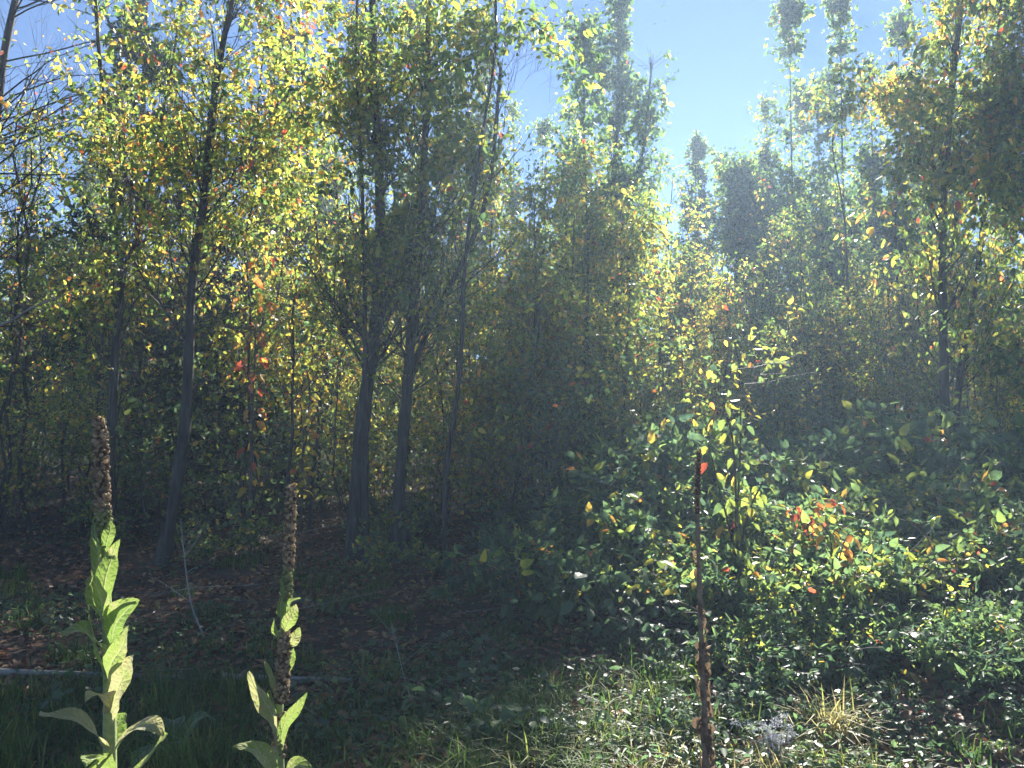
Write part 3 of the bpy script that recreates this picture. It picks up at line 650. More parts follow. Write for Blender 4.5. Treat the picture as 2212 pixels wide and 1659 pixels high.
# shaded ones in the middle and left
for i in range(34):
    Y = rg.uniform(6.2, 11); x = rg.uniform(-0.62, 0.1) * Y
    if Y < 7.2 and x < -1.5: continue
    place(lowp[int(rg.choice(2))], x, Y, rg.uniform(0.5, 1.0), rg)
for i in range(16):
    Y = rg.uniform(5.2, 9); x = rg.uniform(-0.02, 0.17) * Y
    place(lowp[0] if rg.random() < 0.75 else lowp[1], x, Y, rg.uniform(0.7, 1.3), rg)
GW = 'weeds on the shaded bank'
weedp = near_plant('weed', 'small leafy weed low on the shaded grassy bank', 'weed', GW, 69, 3, 0.22, 0.3, 5, 0.055, 0.24, tri=False, stem_r=0.002)
for i in range(90):
    Y = rg.uniform(3.2, 5.6); x = rg.uniform(-0.65, 0.25) * Y if i < 52 else rg.uniform(-0.12, 0.35) * Y
    place(weedp, x, Y, rg.uniform(0.7, 1.3), rg)

# ---- individual plants one can point to
def single(name, label, cat, base, tips, stem_r, nleaf, size, hue, hsd, seed, tri=False, hang=0.6, redp=0.0, mat_s=None):
    """stems given as list of control point lists in world space"""
    rg = np.random.default_rng(seed); base = np.array(base); root = thing(name, base, label, cat)
    ps = []
    for c in tips:
        p = smooth_path(np.array([base] + list(c)) - base, 12); ps.append(p)
        V, Q = tubes(p[None], np.linspace(stem_r, stem_r * 0.4, 12)[None], 6); link('stem', make_mesh('stem', V, Q, mat_s or M_TWIG, smooth=True), root)
    plant_parts(rg, root, ps, nleaf, size, hue, hsd, tri, hang=hang, redp=redp)
    return root
def gp(px, Y): p = P(px, 900, Y); return np.array([p[0], p[1], gz(p[0], p[1])])
single('sapling', 'sapling with drooping bright yellow leaves at its top beside the dead stalk', 'sapling', gp(1592, 5.6),
       [[P(1590, 1200, 5.6), P(1588, 1020, 5.6), P(1570, 900, 5.5), P(1505, 862, 5.4)], [P(1592, 1150, 5.6), P(1598, 1000, 5.6), P(1600, 880, 5.7)],
        [P(1590, 1200, 5.6), P(1560, 1080, 5.4), P(1530, 960, 5.3)], [P(1592, 1230, 5.6), P(1620, 1100, 5.4), P(1650, 1040, 5.3)]], 0.012, 19, 0.095, 0.50, 0.06, 101, hang=1.2, redp=0.05)
single('sumac', 'sumac with an arching scarlet leaf above the green thicket', 'sumac', gp(1770, 5.4),
       [[P(1760, 1250, 5.3), P(1745, 1120, 5.2), P(1780, 1078, 5.2), P(1830, 1100, 5.1)], [P(1765, 1250, 5.3), P(1740, 1130, 5.2), P(1715, 1090, 5.2)]], 0.007, 20, 0.075, 0.87, 0.03, 102, hang=0.9)
single('sapling', 'small sapling with glowing orange leaves in the thicket below the scarlet sumac', 'sapling', gp(1800, 4.9),
       [[P(1800, 1260, 4.9), P(1795, 1170, 4.8), P(1775, 1130, 4.8)], [P(1805, 1260, 4.9), P(1820, 1180, 4.8), P(1835, 1150, 4.8)]], 0.006, 14, 0.08, 0.73, 0.05, 103, hang=1.0)
single('sapling', 'leafy green sapling catching light at the left end of the thicket', 'sapling', gp(1330, 4.9),
       [[P(1325, 1330, 4.8), P(1318, 1240, 4.8), P(1330, 1180, 4.8)], [P(1330, 1330, 4.8), P(1290, 1260, 4.7), P(1262, 1225, 4.7)], [P(1330, 1330, 4.9), P(1360, 1250, 4.8), P(1390, 1225, 4.8)],
        [P(1330, 1380, 4.8), P(1280, 1320, 4.7), P(1240, 1290, 4.6)], [P(1330, 1380, 4.8), P(1400, 1320, 4.7), P(1430, 1290, 4.6)]], 0.008, 12, 0.10, 0.27, 0.04, 104, hang=0.5)
single('shrub', 'small shrub with broad lime yellow leaves at the front of the right thicket', 'shrub', gp(1640, 4.2),
       [[P(1640, 1460, 4.1), P(1625, 1410, 4.1)], [P(1640, 1460, 4.1), P(1665, 1420, 4.1)]], 0.005, 12, 0.085, 0.54, 0.04, 105, hang=0.7)
single('seedling', 'seedling with two bright green leaves on a bare reddish stem in the dark middle foreground', 'seedling', gp(905, 3.75),
       [[P(895, 1500, 3.7), P(905, 1455, 3.7)]], 0.003, 5, 0.06, 0.42, 0.03, 106)
single('seedling', 'low seedling with three leaves just below the bare reddish stem', 'seedling', gp(872, 3.5),
       [[P(870, 1560, 3.45), P(862, 1525, 3.4)], [P(870, 1570, 3.45), P(890, 1540, 3.4)]], 0.003, 3, 0.06, 0.42, 0.03, 107)
single('sapling', 'bush with clear yellow and orange leaves low behind the curved trunk', 'sapling', gp(655, 8.4),
       [[P(655, 950, 8.4), P(650, 840, 8.3), P(690, 770, 8.3), P(720, 765, 8.3)], [P(655, 950, 8.4), P(640, 840, 8.3), P(610, 770, 8.3)], [P(655, 950, 8.4), P(670, 860, 8.3), P(660, 790, 8.3), P(640, 760, 8.2)],
        [P(655, 980, 8.4), P(690, 880, 8.3), P(740, 830, 8.2)]], 0.012, 26, 0.12, 0.64, 0.05, 108, hang=0.5)
single('sapling', 'thin sapling hung with big russet dead leaves right of the curved trunk', 'sapling', gp(545, 8.0),
       [[P(545, 900, 8.0), P(530, 650, 7.9), P(560, 550, 7.9), P(600, 600, 7.8)], [P(545, 900, 8.0), P(550, 700, 7.9), P(510, 540, 7.9)], [P(545, 850, 8.0), P(570, 680, 7.9), P(590, 640, 7.8)]], 0.014, 16, 0.13, 0.82, 0.05, 109, hang=1.2)

# ------------------------------------------------------------------ mulleins
def strip_leaf(root, ctrl, width, hue, nrm=(0, -0.5, 1), rows=18, wave=0.2, cup=0.3, rg=rng, name='leaf', fold_tip=0.0):
    """a woolly leaf along a 3D midrib"""
    p = smooth_path(np.array(ctrl), rows + 1); t = np.linspace(0, 1, rows + 1)
    T_ = norm(np.gradient(p, axis=0)); S_ = norm(np.cross(T_, np.array(nrm, float))); N_ = norm(np.cross(S_, T_))
    wd = width * 0.5 * np.clip(np.sin(np.pi * t ** 0.85) ** 0.7, 0.04, 1) * (0.55 + 0.45 * np.clip(t * 2.5, 0, 1)); wd[0] = width * 0.22; wd[-1] = width * 0.03
    cols = np.linspace(-1, 1, 9); ph = rg.uniform(0, 6)
    V = []
    for c in cols:
        off = S_ * (wd * c)[:, None] + N_ * ((cup * abs(c) ** 1.5) * wd + wave * width * (abs(c) ** 2) * np.sin(t * 11 + ph + c * 1.3) * 0.5)[:, None]
        V.append(p + off)
    V = np.stack(V, 1) + rg.normal(size=(rows + 1, 9, 3)) * width * 0.008; V = V.reshape(-1, 3)
    i, j = np.meshgrid(np.arange(rows), np.arange(8), indexing='ij'); Q = np.stack([i * 9 + j, i * 9 + j + 1, (i + 1) * 9 + j + 1, (i + 1) * 9 + j], -1).reshape(-1, 4)
    me = make_mesh('leaf', V, Q, M_WOOL, smooth=True)
    for an, vals in (('across', np.tile(cols, rows + 1)), ('along', np.repeat(t, 9))):
        a_ = me.attributes.new(an, 'FLOAT', 'POINT'); a_.data.foreach_set('value', np.ascontiguousarray(vals, np.float32))
    o = link(name, me, root); o['hue'] = float(np.clip(hue + rg.normal() * 0.08, 0, 1)); return o
def capsules(rg, path, rad_c, n, size, m):
    """seed capsules packed round a spike"""
    K = len(path); t = np.sort(rg.random(n)); u = t * (K - 1); j = np.minimum(u.astype(int), K - 2); f = (u - j)[:, None]
    c = path[j] * (1 - f) + path[j + 1] * f; rc = np.interp(t, np.linspace(0, 1, len(rad_c)), rad_c)
    a = np.arange(n) * 2.4 + rg.normal(size=n) * 0.3
    out = np.stack([np.cos(a), np.sin(a), 0.45 + rg.normal(size=n) * 0.2], -1)
    pos = c + out * rc[:, None] * 0.55; ax = norm(out + rg.normal(size=(n, 3)) * 0.15)
    s_ = size * rg.uniform(0.7, 1.35, n)
    pp = np.stack([pos + ax * (s_ * q)[:, None] for q in (0, 0.25, 0.65, 0.95, 1.15)], 1)
    rr = s_[:, None] * np.array([0.22, 0.42, 0.46, 0.25, 0.03])[None] * rg.uniform(0.8, 1.15, (n, 1))
    return tubes(pp, rr, 6)
def mullein(label, pts, r0, r1, spikes, leaves_, seed, name='mullein', stem_mat=None):
    rg = np.random.default_rng(seed); base = np.array(pts[0], float); root = thing(name, base, label, 'mullein')
    p = smooth_path(np.array(pts) - base, 40); rad = np.linspace(r0, r1, 40)
    V, Q = tubes(p[None], rad[None] * (1 + 0.05 * rg.normal(size=(1, 40))), 10); link('stem', make_mesh('stem', V, Q, stem_mat or M_GSTEM, smooth=True), root)
    for (a, b, r, m, n, cs) in spikes:
        q = smooth_path(np.array([a, (np.array(a) + b) / 2, b]) - base, 14)
        rc = np.interp(np.linspace(0, 1, 14), [0, 0.2, 0.8, 1], [0.75 * r, r, r * 0.95, r * 0.45])
        V, Q = tubes(q[None], rc[None] * 0.62, 10); link('seed_spike', make_mesh('seed_spike', V, Q, m, smooth=True), root)
        V, Q = capsules(rg, q, rc, n, cs, m); link('seed_capsules', make_mesh('seed_capsules', V, Q, m, np.repeat(rg.random(len(V) // 30 + 1), 30)[:len(V)], smooth=True), root, kind='stuff')
    for (ctrl, wd, hue, nm) in leaves_:
        strip_leaf(root, [np.array(c) - base for c in ctrl], wd, hue, nm, rg=rg)
    return root
D = 1.85
def Q3(px, py, dy=0.0): return P(px, py, D + dy)
st = [Q3(240, 2600), Q3(238, 1659), Q3(236, 1500), Q3(232, 1350), Q3(226, 1200), Q3(222, 1080), Q3(220, 1000)]
st[0][2] = gz(st[0][0], st[0][1]) - 0.05
lv = [ # ctrl, width, hue, normal
    ([Q3(232, 1420), Q3(205, 1380, -.05), Q3(170, 1362, -.09), Q3(133, 1370, -.12)], 0.058, 0.75, (0.1, -0.6, 1)),
    ([Q3(238, 1370), Q3(240, 1330, -.04), Q3(262, 1308, -.07), Q3(300, 1295, -.09)], 0.036, 0.7, (0.6, -1, 0.6)),
    ([Q3(238, 1400), Q3(248, 1352, -.05), Q3(268, 1325, -.07), Q3(296, 1298, -.1)], 0.05, 0.65, (0.2, -1, 0.3)),
    ([Q3(236, 1500), Q3(238, 1440, -.04), Q3(262, 1400, -.07), Q3(278, 1352, -.08)], 0.06, 0.8, (-0.3, -1, 0.2)),
    ([Q3(238, 1560), Q3(250, 1500, -.04), Q3(268, 1455, -.06), Q3(288, 1415, -.07)], 0.068, 0.95, (-0.2, -1, 0.3)),
    ([Q3(232, 1480), Q3(218, 1420, -.03), Q3(200, 1370, -.05), Q3(190, 1300, -.03)], 0.035, 0.6, (-0.8, -0.6, 0.1)),
    ([Q3(230, 1360), Q3(218, 1300, -.05), Q3(205, 1262, -.07), Q3(186, 1252, -.08)], 0.06, 0.7, (-0.2, -1, 0.2)),
    ([Q3(230, 1330), Q3(225, 1270, -.05), Q3(238, 1215, -.06), Q3(248, 1200, -.05)], 0.045, 0.65, (0.3, -1, 0)),
    ([Q3(228, 1300), Q3(212, 1270, -.02), Q3(212, 1200, -.04), Q3(200, 1160, -.05)], 0.042, 0.75, (-0.5, -1, 0)),
    ([Q3(226, 1280), Q3(235, 1230, .02), Q3(246, 1190, 0), Q3(258, 1165, -.02)], 0.028, 0.75, (0.3, -1, 0)),
    ([Q3(224, 1230), Q3(212, 1190, -.02), Q3(205, 1160, -.03), Q3(203, 1130, -.02)], 0.03, 0.6, (-0.3, -1, 0)),
    ([Q3(224, 1200), Q3(232, 1165, -.03), Q3(238, 1145, -.03), Q3(238, 1125, -.02)], 0.03, 0.7, (0.3, -1, 0)),
    ([Q3(240, 1540), Q3(232, 1505, -.05), Q3(205, 1500, -.1), Q3(186, 1515, -.14)], 0.042, 1.0, (0, -0.5, 1)),
    ([Q3(236, 1630), Q3(208, 1585, -.06), Q3(160, 1550, -.12), Q3(118, 1548, -.15), Q3(84, 1543, -.2)], 0.045, 0.95, (0.1, -0.6, 1)),
    ([Q3(240, 1640), Q3(262, 1600, -.05), Q3(300, 1570, -.12), Q3(335, 1568, -.15), Q3(352, 1590, -.17)], 0.048, 0.95, (0, -0.6, 1)),
    ([Q3(242, 1640), Q3(250, 1590, .03), Q3(255, 1560, .05), Q3(272, 1540, .06)], 0.05, 0.6, (0.2, -1, 0.2)),
    ([Q3(244, 1740), Q3(275, 1690, -.08), Q3(320, 1640, -.13), Q3(348, 1600, -.16), Q3(362, 1585, -.18)], 0.035, 0.85, (-0.4, -0.6, 1)),
    ([Q3(240, 1760), Q3(225, 1680, -.08), Q3(205, 1640, -.12), Q3(188, 1655, -.16)], 0.07, 0.75, (0, -0.8, 0.8)),
    ([Q3(240, 1900), Q3(180, 1800, -.1), Q3(110, 1790, -.15), Q3(50, 1850, -.2)], 0.08, 0.7, (0, -0.6, 1)),
    ([Q3(240, 1950), Q3(300, 1820, -.05), Q3(380, 1800, -.1), Q3(450, 1880, -.2)], 0.08, 0.7, (0, -0.6, 1)),
]
mullein('tall woolly green mullein at the left with a thick pale seed spike and twisting leaves', st, 0.0165, 0.008,
        [(Q3(222, 1110), Q3(214, 905), 0.0165, M_SEED, 460, 0.0095), (Q3(226, 1175), Q3(222, 1095), 0.014, M_BUD, 130, 0.010)], lv, 201)
D = 2.05
st = [Q3(610, 2500), Q3(604, 1659), Q3(602, 1560), Q3(606, 1440), Q3(614, 1330), Q3(622, 1230), Q3(628, 1130)]
st[0][2] = gz(st[0][0], st[0][1]) - 0.05
lv = [
    ([Q3(610, 1400), Q3(602, 1375, -.02), Q3(594, 1360, -.03), Q3(592, 1335, -.03)], 0.022, 0.8, (-0.5, -1, 0)),
    ([Q3(612, 1370), Q3(622, 1345, -.03), Q3(632, 1325, -.03), Q3(640, 1305, -.03)], 0.038, 0.6, (0.2, -1, 0)),
    ([Q3(612, 1350), Q3(606, 1325, -.02), Q3(606, 1305, -.02), Q3(612, 1282, -.02)], 0.02, 0.6, (-0.3, -1, 0)),
    ([Q3(616, 1330), Q3(622, 1312, -.02), Q3(628, 1300, -.03), Q3(650, 1292, -.04)], 0.022, 0.65, (0, -0.7, 0.6)),
    ([Q3(616, 1400), Q3(632, 1385, -.03), Q3(640, 1372, -.03), Q3(648, 1355, -.03)], 0.032, 0.7, (0.2, -1, 0)),
    ([Q3(600, 1620), Q3(592, 1560, -.04), Q3(570, 1515, -.07), Q3(550, 1480, -.09), Q3(538, 1450, -.1)], 0.045, 0.95, (-0.3, -1, 0.4)),
    ([Q3(600, 1520), Q3(594, 1480, -.03), Q3(586, 1455, -.05), Q3(572, 1428, -.06)], 0.026, 0.85, (-0.4, -1, 0.2)),
    ([Q3(604, 1640), Q3(612, 1570, -.04), Q3(640, 1530, -.06), Q3(664, 1495, -.07)], 0.032, 0.65, (0.4, -1, 0.1)),
    ([Q3(602, 1700), Q3(580, 1640, -.06), Q3(545, 1618, -.1), Q3(504, 1612, -.14)], 0.045, 0.8, (0, -0.8, 0.8)),
    ([Q3(604, 1740), Q3(625, 1670, -.05), Q3(650, 1655, -.08), Q3(690, 1690, -.12)], 0.045, 0.8, (0, -0.7, 0.9)),
    ([Q3(604, 1900), Q3(560, 1800, -.05), Q3(500, 1780, -.1), Q3(450, 1850, -.2)], 0.07, 0.7, (0, -0.6, 1)),
    ([Q3(604, 1900), Q3(650, 1800, -.05), Q3(710, 1790, -.1), Q3(770, 1850, -.2)], 0.07, 0.7, (0, -0.6, 1)),
]
lv += [([Q3(620, 1300), Q3(612, 1280, -.02), Q3(610, 1262, -.02), Q3(604, 1250, -.02)], 0.016, 0.6, (-0.4, -1, 0)),
       ([Q3(606, 1470), Q3(622, 1440, -.03), Q3(630, 1420, -.03), Q3(634, 1400, -.03)], 0.024, 0.65, (0.3, -1, 0)),
       ([Q3(602, 1580), Q3(590, 1540, -.03), Q3(588, 1510, -.03), Q3(580, 1490, -.04)], 0.03, 0.6, (-0.5, -1, 0.1))]
mullein('shorter mullein with two dark seed spikes one above the other and few pale leaves', st, 0.013, 0.007,
        [(Q3(623, 1235), Q3(629, 1052), 0.0145, M_SEED, 400, 0.0085), (Q3(618, 1300), Q3(622, 1225), 0.012, M_BUD, 100, 0.010),
         (Q3(607, 1520, -.03), Q3(616, 1372, -.03), 0.018, M_SEED, 400, 0.0095), (Q3(602, 1640), Q3(606, 1540), 0.012, M_SEED, 70, 0.011)], lv, 202)
D = 2.55
# the dead brown stalk with curled leaves
def dead_stalk():
    rg = np.random.default_rng(205)
    pts = [Q3(1526, 2300), Q3(1524, 1659), Q3(1520, 1500), Q3(1514, 1350), Q3(1509, 1200), Q3(1506, 1080), Q3(1510, 975)]
    pts[0][2] = gz(pts[0][0], pts[0][1]) - 0.05; base = np.array(pts[0])
    root = thing('dead_stalk', base, 'tall dead brown mullein stalk with curled withered leaves in front of the thicket', 'dead mullein')
    p = smooth_path(np.array(pts) - base, 40); V, Q = tubes(p[None], np.linspace(0.0115, 0.0065, 40)[None] * (1 + 0.12 * rg.normal(size=(1, 40))), 8)
    link('stem', make_mesh('stem', V, Q, M_DRYST, smooth=True), root)
    q = smooth_path(np.array([Q3(1506, 1110), Q3(1507, 1040), Q3(1510, 972)]) - base, 14); rc = np.interp(np.linspace(0, 1, 14), [0, 0.5, 1], [0.010, 0.0125, 0.009])
    V, Q = tubes(q[None], rc[None] * 0.7, 8); link('seed_spike', make_mesh('seed_spike', V, Q, M_SEED, smooth=True), root)
    V, Q = capsules(rg, q, rc, 170, 0.006, M_SEED); link('seed_capsules', make_mesh('seed_capsules', V, Q, M_SEED, np.repeat(rg.random(len(V) // 30 + 1), 30)[:len(V)], smooth=True), root, kind='stuff')
    for i in range(52):
        py = rg.uniform(1170, 1640) if i < 22 else rg.uniform(1380, 1650); sd_ = rg.choice([-1, 1]); c = Q3(1509 + (py - 1200) * 0.035, py)
        L = rg.uniform(0.015, 0.036) * (1.25 if py > 1400 else 0.8); out = np.array([sd_ * rg.uniform(0.4, 1), rg.normal() * 0.7, 0]); out /= np.linalg.norm(out)
        cu = rg.uniform(0.1, 0.8); ctrl = [c, c + out * L * rg.uniform(0.3, 0.6) + [0, 0, L * rg.uniform(0, 0.4)], c + out * L * rg.uniform(0.5, 0.8) + [0, 0, -L * rg.uniform(0.1, 0.4)], c + out * L * (0.6 - 0.3 * cu) + [rg.normal() * 0.006, rg.normal() * 0.006, -L * rg.uniform(0.7, 1.2)], c + out * L * (0.55 - 0.5 * cu) + [0, 0, -L * (1.3 - 0.5 * cu)]]
        o = strip_leaf(root, [np.array(k) - base for k in ctrl], rg.uniform(0.007, 0.018), 0.0, (rg.normal() * 0.9, -1, rg.normal() * 0.6), rows=10, wave=1.1, cup=1.3, rg=rg)
        o.data.materials[0] = M_STALK
dead_stalk()
# mullein rosettes
def rosette(px, py, r, label, seed, hue=0.7):
    rg = np.random.default_rng(seed); b = G(px, py); root = thing('mullein_rosette', b, label, 'mullein rosette')
    for i in range(11):
        a = i * 2.4 + rg.normal() * 0.2; L = r * rg.uniform(0.6, 1.15); u = np.array([math.cos(a), math.sin(a), 0]); z = rg.uniform(0.2, 0.6)
        ctrl = [u * 0.01, u * L * 0.4 + [0, 0, L * z], u * L * 0.8 + [0, 0, L * z * 1.1], u * L * 1.05 + [0, 0, L * z * 0.6]]
        strip_leaf(root, ctrl, L * 0.42, hue, (0, 0, 1), rows=8, rg=rg)
rosette(375, 1640, 0.2, 'grey green mullein rosette on the ground right of the tall mullein', 301, 0.25)
rosette(1060, 1585, 0.16, 'mullein rosette with pale leaves on the grass in the middle', 302, 0.3)
rosette(1165, 1590, 0.12, 'small mullein rosette right of the pale one in the middle', 303, 0.4)

# ------------------------------------------------------------------ fallen wood
def stick(label, pts, r, m, name='fallen_branch', forks=0, seed=0, cat='branch'):
    rg = np.random.default_rng(seed + 400); pts = np.array(pts); base = pts[0].copy()
    p = smooth_path(pts - base, 16); rad = np.linspace(r, r * 0.45, 16)[None]
    V, Q = tubes(p[None], rad, 7)
    if forks:
        L, Rr, _ = grow(rg, p[None], rad, forks, (0.3, 0.95), (25, 60), (0.15, 0.45), 6, 0.12, 0, 0.6)
        root = thing(name, base, label, cat); link('stem', make_mesh('stem', V, Q, m, smooth=True), root)
        for b in range(forks):
            V, Q = tubes(L[b:b + 1], Rr[b:b + 1], 5); link('side_twig', make_mesh('side_twig', V, Q, m, smooth=True), root)
        return root
    o = link(name, make_mesh(name, V, Q, m, smooth=True), loc=tuple(base)); return tag(o, label, cat)
def on(px, py, dz=0.03): return G(px, py) + np.array([0, 0, dz])
stick('long pale fallen pole lying behind the tall mullein', [on(-40, 1462), on(100, 1466), on(260, 1470), on(400, 1474)], 0.02, M_PALE)
stick('pale fallen pole lying behind the shorter mullein', [on(480, 1473), on(620, 1478), on(760, 1480)], 0.018, M_PALE)
stick('thin bare dead stem standing in the litter between the two mulleins', [on(440, 1375, 0), P(412, 1300, 5.0), P(398, 1200, 5.0), P(390, 1120, 5.0)], 0.007, M_PALE, 'dead_weed', 5, 2, 'dead stem')
stick('leaning bare pale twig standing in the dark middle foreground', [on(905, 1560, 0), P(875, 1470, 3.9), P(860, 1410, 3.9), P(845, 1350, 3.9)], 0.004, M_PALE, 'dead_weed', 3, 3, 'dead stem')
stick('forked dry stem at the left foot of the green sapling', [on(1085, 1330, 0), P(1100, 1260, 5.6), P(1065, 1200, 5.6), P(1050, 1170, 5.6)], 0.006, M_PALE, 'dead_weed', 4, 4, 'dead stem')
stick('bleached broken limb across the left edge low in the trees', [P(-60, 720, 7.0), P(20, 695, 7.0), P(60, 670, 7.0), P(130, 640, 7.0)], 0.016, M_PALE, 'broken_limb', 3, 5)
stick('bleached thin limb slanting in the hazy wood at right', [P(1830, 1110, 8.0), P(1920, 1050, 8.0), P(2060, 1030, 8.0)], 0.010, M_PALE, 'broken_limb', 4, 6)
rg = np.random.default_rng(410)
for i in range(26):
    Y = rg.uniform(3.6, 9); x = rg.uniform(-0.62, 0.22) * Y; a = rg.uniform(-0.6, 0.6) + (math.pi if rg.random() < .5 else 0); L = rg.uniform(0.25, 0.9)
    q = [np.array([x + math.cos(a) * L * t, Y + math.sin(a) * L * t, gz(x + math.cos(a) * L * t, Y + math.sin(a) * L * t) + 0.03 + 0.04 * rg.random()]) for t in (0, 0.35, 0.7, 1)]
    o = stick(where_label({'label': 'thin dead twig lying on the ground'}, x, Y), q, rg.uniform(0.003, 0.008), M_PALE if rg.random() < 0.4 else M_TWIG, 'fallen_twig', 0, i, 'twig')
    o['group'] = 'dead twigs on the ground'

for i in range(22):
    x = rg.uniform(0.3, 3.6); Y = rg.uniform(4.0, 6.5); h = rg.uniform(0.5, 1.2); b = np.array([x, Y, gz(x, Y)]); q = [b, b + [rg.normal() * .06, 0, h * .4], b + [rg.normal() * .12, 0, h * .75], b + [rg.normal() * .22, rg.normal() * .1, h]]
    o = stick(where_label({'label': 'dry dead weed stem'}, x, Y), q, rg.uniform(0.003, 0.005), M_PALE if i % 2 else M_DRYST, 'dead_weed', 3, 30 + i, 'dead weed')
    o['group'] = 'dry stems in the thicket'
# white fluffy seed heads lower right
def fluff():
    rg = np.random.default_rng(420); b = G(1668, 1640); root = thing('fluffy_seed_head', b, 'clump of white fluffy seed heads at the bottom edge right of the dead stalk', 'seed heads')
    n = 30; base = rg.normal(size=(n, 3)) * [0.085, 0.06, 0.02]; h = rg.uniform(0.03, 0.15, n)
    for i in range(n):
        p = np.stack([base[i] * [1, 1, 0] * (0.6 + 0.1 * k) + [0, 0, h[i] * k / 3] for k in range(4)])
        V, Q = tubes(p[None], np.array([[0.003, 0.003, 0.002, 0.002]]), 4); link('stem', make_mesh('stem', V, Q, M_DRYST), root)
        N = 46; d = norm(rg.normal(size=(N, 3))); pos = p[-1] + d * 0.006 + rg.normal(size=(N, 3)) * 0.008
        V, Q = leaves(rg, pos, d, rg.uniform(0.006, 0.02, N), 0.25); link('seed_tuft', make_mesh('seed_tuft', V, Q, M_FLUFF), root)
fluff()

# ------------------------------------------------------------------ grass, litter, ground cover
def grass(name, label, N, region, hgt, tm, seed, clump=0.5, arch=0.6, wd=0.0035):
    rg = np.random.default_rng(seed); nc = max(3, int(N / 70))
    cx, cy = region(rg, nc); i = rg.integers(0, nc, N); ch = rg.uniform(0.6, 1.25, nc)
    x = cx[i] + rg.normal(size=N) * 0.07; y = cy[i] + rg.normal(size=N) * 0.07
    b = np.stack([x, y, gz(x, y) - 0.01], -1); a = rg.uniform(0, 6.28, N); out = np.stack([np.cos(a), np.sin(a), np.zeros(N)], -1)
    L = hgt * ch[i] * rg.uniform(0.45, 1.2, N); ar = arch * rg.uniform(0.3, 1.5, N); sd_ = np.stack([-np.sin(a), np.cos(a), np.zeros(N)], -1)
    rows = []
    for t, ww in ((0, 1), (0.35, 0.95), (0.7, 0.7), (1, 0.06)):
        c = b + out * (L * ar * t * t * 0.8)[:, None] + np.array([0, 0, 1.0]) * (L * (t - 0.45 * ar * t * t))[:, None]
        rows += [c - sd_ * wd * ww, c + sd_ * wd * ww]
    V = np.stack(rows, 1).reshape(-1, 3); Q = (np.arange(N) * 8)[:, None, None] + np.array([[0, 1, 3, 2], [2, 3, 5, 4], [4, 5, 7, 6]])[None]
    t_ = np.clip(rg.normal(tm, 0.12, N) + rg.normal(0, 0.1, nc)[i], 0, 1)
    o = link(name, make_mesh(name, V, Q.reshape(-1, 4), M_GRASS, np.repeat(t_, 8))); tag(o, label, 'grass', kind='stuff')
def reg_px(pxa, pxb, pya, pyb):
    def f(rg, n):
        q = np.array([G(rg.uniform(pxa, pxb), rg.uniform(pya, pyb))[:2] for _ in range(n)]); return q[:, 0], q[:, 1]
    return f
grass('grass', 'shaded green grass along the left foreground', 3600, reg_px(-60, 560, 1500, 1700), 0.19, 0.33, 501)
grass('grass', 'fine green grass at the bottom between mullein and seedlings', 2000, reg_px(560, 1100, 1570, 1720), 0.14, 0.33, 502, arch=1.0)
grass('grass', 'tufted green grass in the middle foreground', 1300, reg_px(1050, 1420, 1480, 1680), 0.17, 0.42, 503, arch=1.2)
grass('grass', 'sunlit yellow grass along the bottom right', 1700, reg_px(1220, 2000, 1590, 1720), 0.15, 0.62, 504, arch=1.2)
grass('grass', 'sparse grass tufts on the dark slope', 5200, reg_px(-50, 1400, 1220, 1560), 0.16, 0.3, 505)
grass('grass', 'curled straw coloured grass tuft in the thicket front', 260, lambda rg, n: (np.full(n, G(1790, 1590)[0]) + rg.normal(size=n) * 0.03, np.full(n, G(1790, 1590)[1])), 0.24, 0.9, 506, arch=1.1)
grass('grass', 'sparse grass under the right brambles', 1800, reg_px(1400, 2300, 1350, 1650), 0.16, 0.4, 507)
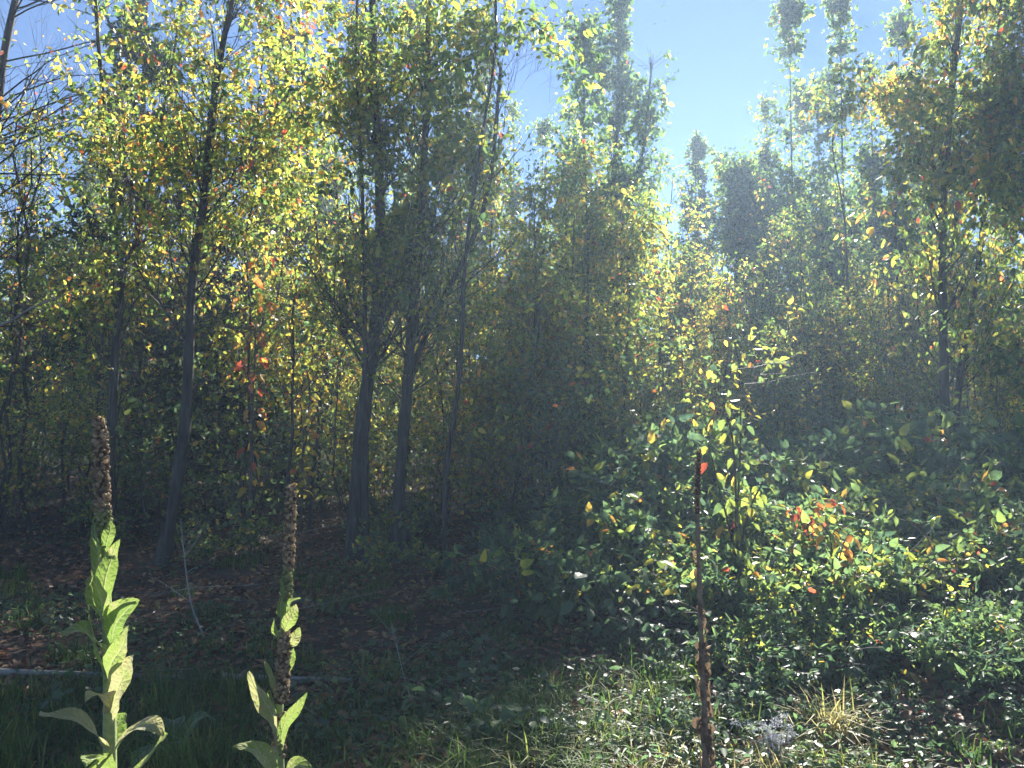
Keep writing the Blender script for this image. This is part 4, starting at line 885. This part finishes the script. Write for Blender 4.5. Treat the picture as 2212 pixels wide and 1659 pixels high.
def scatter_ground(name, label, cat, N, xr, yr, size, m, tm, tsd, seed, lift=0.02, flat=1.4, hgt=0.0, dens=None, wr=0.55):
    rg = np.random.default_rng(seed); y = rg.uniform(yr[0] ** 0.6, yr[1] ** 0.6, N) ** (1 / 0.6); x = rg.uniform(xr[0], xr[1], N) * y
    if dens is not None:
        k = rg.random(N) < dens(x, y); x, y = x[k], y[k]; N = len(x)
    z = gz(x, y) + lift * rg.random(N) + hgt * rg.random(N)
    ax = rg.normal(size=(N, 3)) * [1, 1, 0.35]
    V, Q = leaves(rg, np.stack([x, y, z], -1), ax, size * rg.uniform(0.6, 1.3, N), wr, fold=0.5, droop=0.3, updir=flat)
    t = np.clip(rg.normal(tm, tsd, N), 0, 1)
    o = link(name, make_mesh(name, V, Q, m, np.repeat(t, 6))); tag(o, label, cat, kind='stuff')
scatter_ground('leaf_litter', 'brown fallen leaves covering the forest floor', 'fallen leaves', 46000, (-0.8, 0.8), (2.8, 20), 0.065, M_LITTER, 0.5, 0.2, 601)
scatter_ground('ground_cover', 'small green leaves of low plants creeping over the bank', 'ground cover', 26000, (-0.75, 0.75), (3.0, 9), 0.04, M_BRAM, 0.24, 0.07, 602, hgt=0.09,
               dens=lambda x, y: np.clip(0.25 + 0.9 * np.sin(2.3 * x + 0.7 * y) * np.sin(1.9 * y - x) + 0.35 * (x > 0.3), 0, 1))

# ------------------------------------------------------------------ air
HAZE = 0.004  # added haze volume, stands in for the veiling glare of the lens
if HAZE:
    m, n = mat('haze'); v = n.nodes.new('ShaderNodeVolumePrincipled'); v.inputs['Density'].default_value = HAZE
    v.inputs['Color'].default_value = (0.55, 0.74, 1, 1); v.inputs['Anisotropy'].default_value = 0.38
    o_ = n.nodes.new('ShaderNodeOutputMaterial'); n.links.new(v.outputs[0], o_.inputs['Volume'])
    c = np.array([[x, y, z] for x in (-60, 60) for y in (-8, 50) for z in (-2, 14.5)], float)
    Q = np.array([[0, 1, 3, 2], [4, 6, 7, 5], [0, 4, 5, 1], [2, 3, 7, 6], [0, 2, 6, 4], [1, 5, 7, 3]])
    hz = link('haze', make_mesh('haze', c, Q, m)); tag(hz, 'thin bluish haze added to stand in for veiling glare below the sun', 'haze', kind='stuff')
print('TRIS', sum(len(me.polygons) * 2 for me in bpy.data.meshes), 'HI', max(o.matrix_world.translation.z for o in bpy.data.objects), 'OBJS', len(bpy.data.objects))
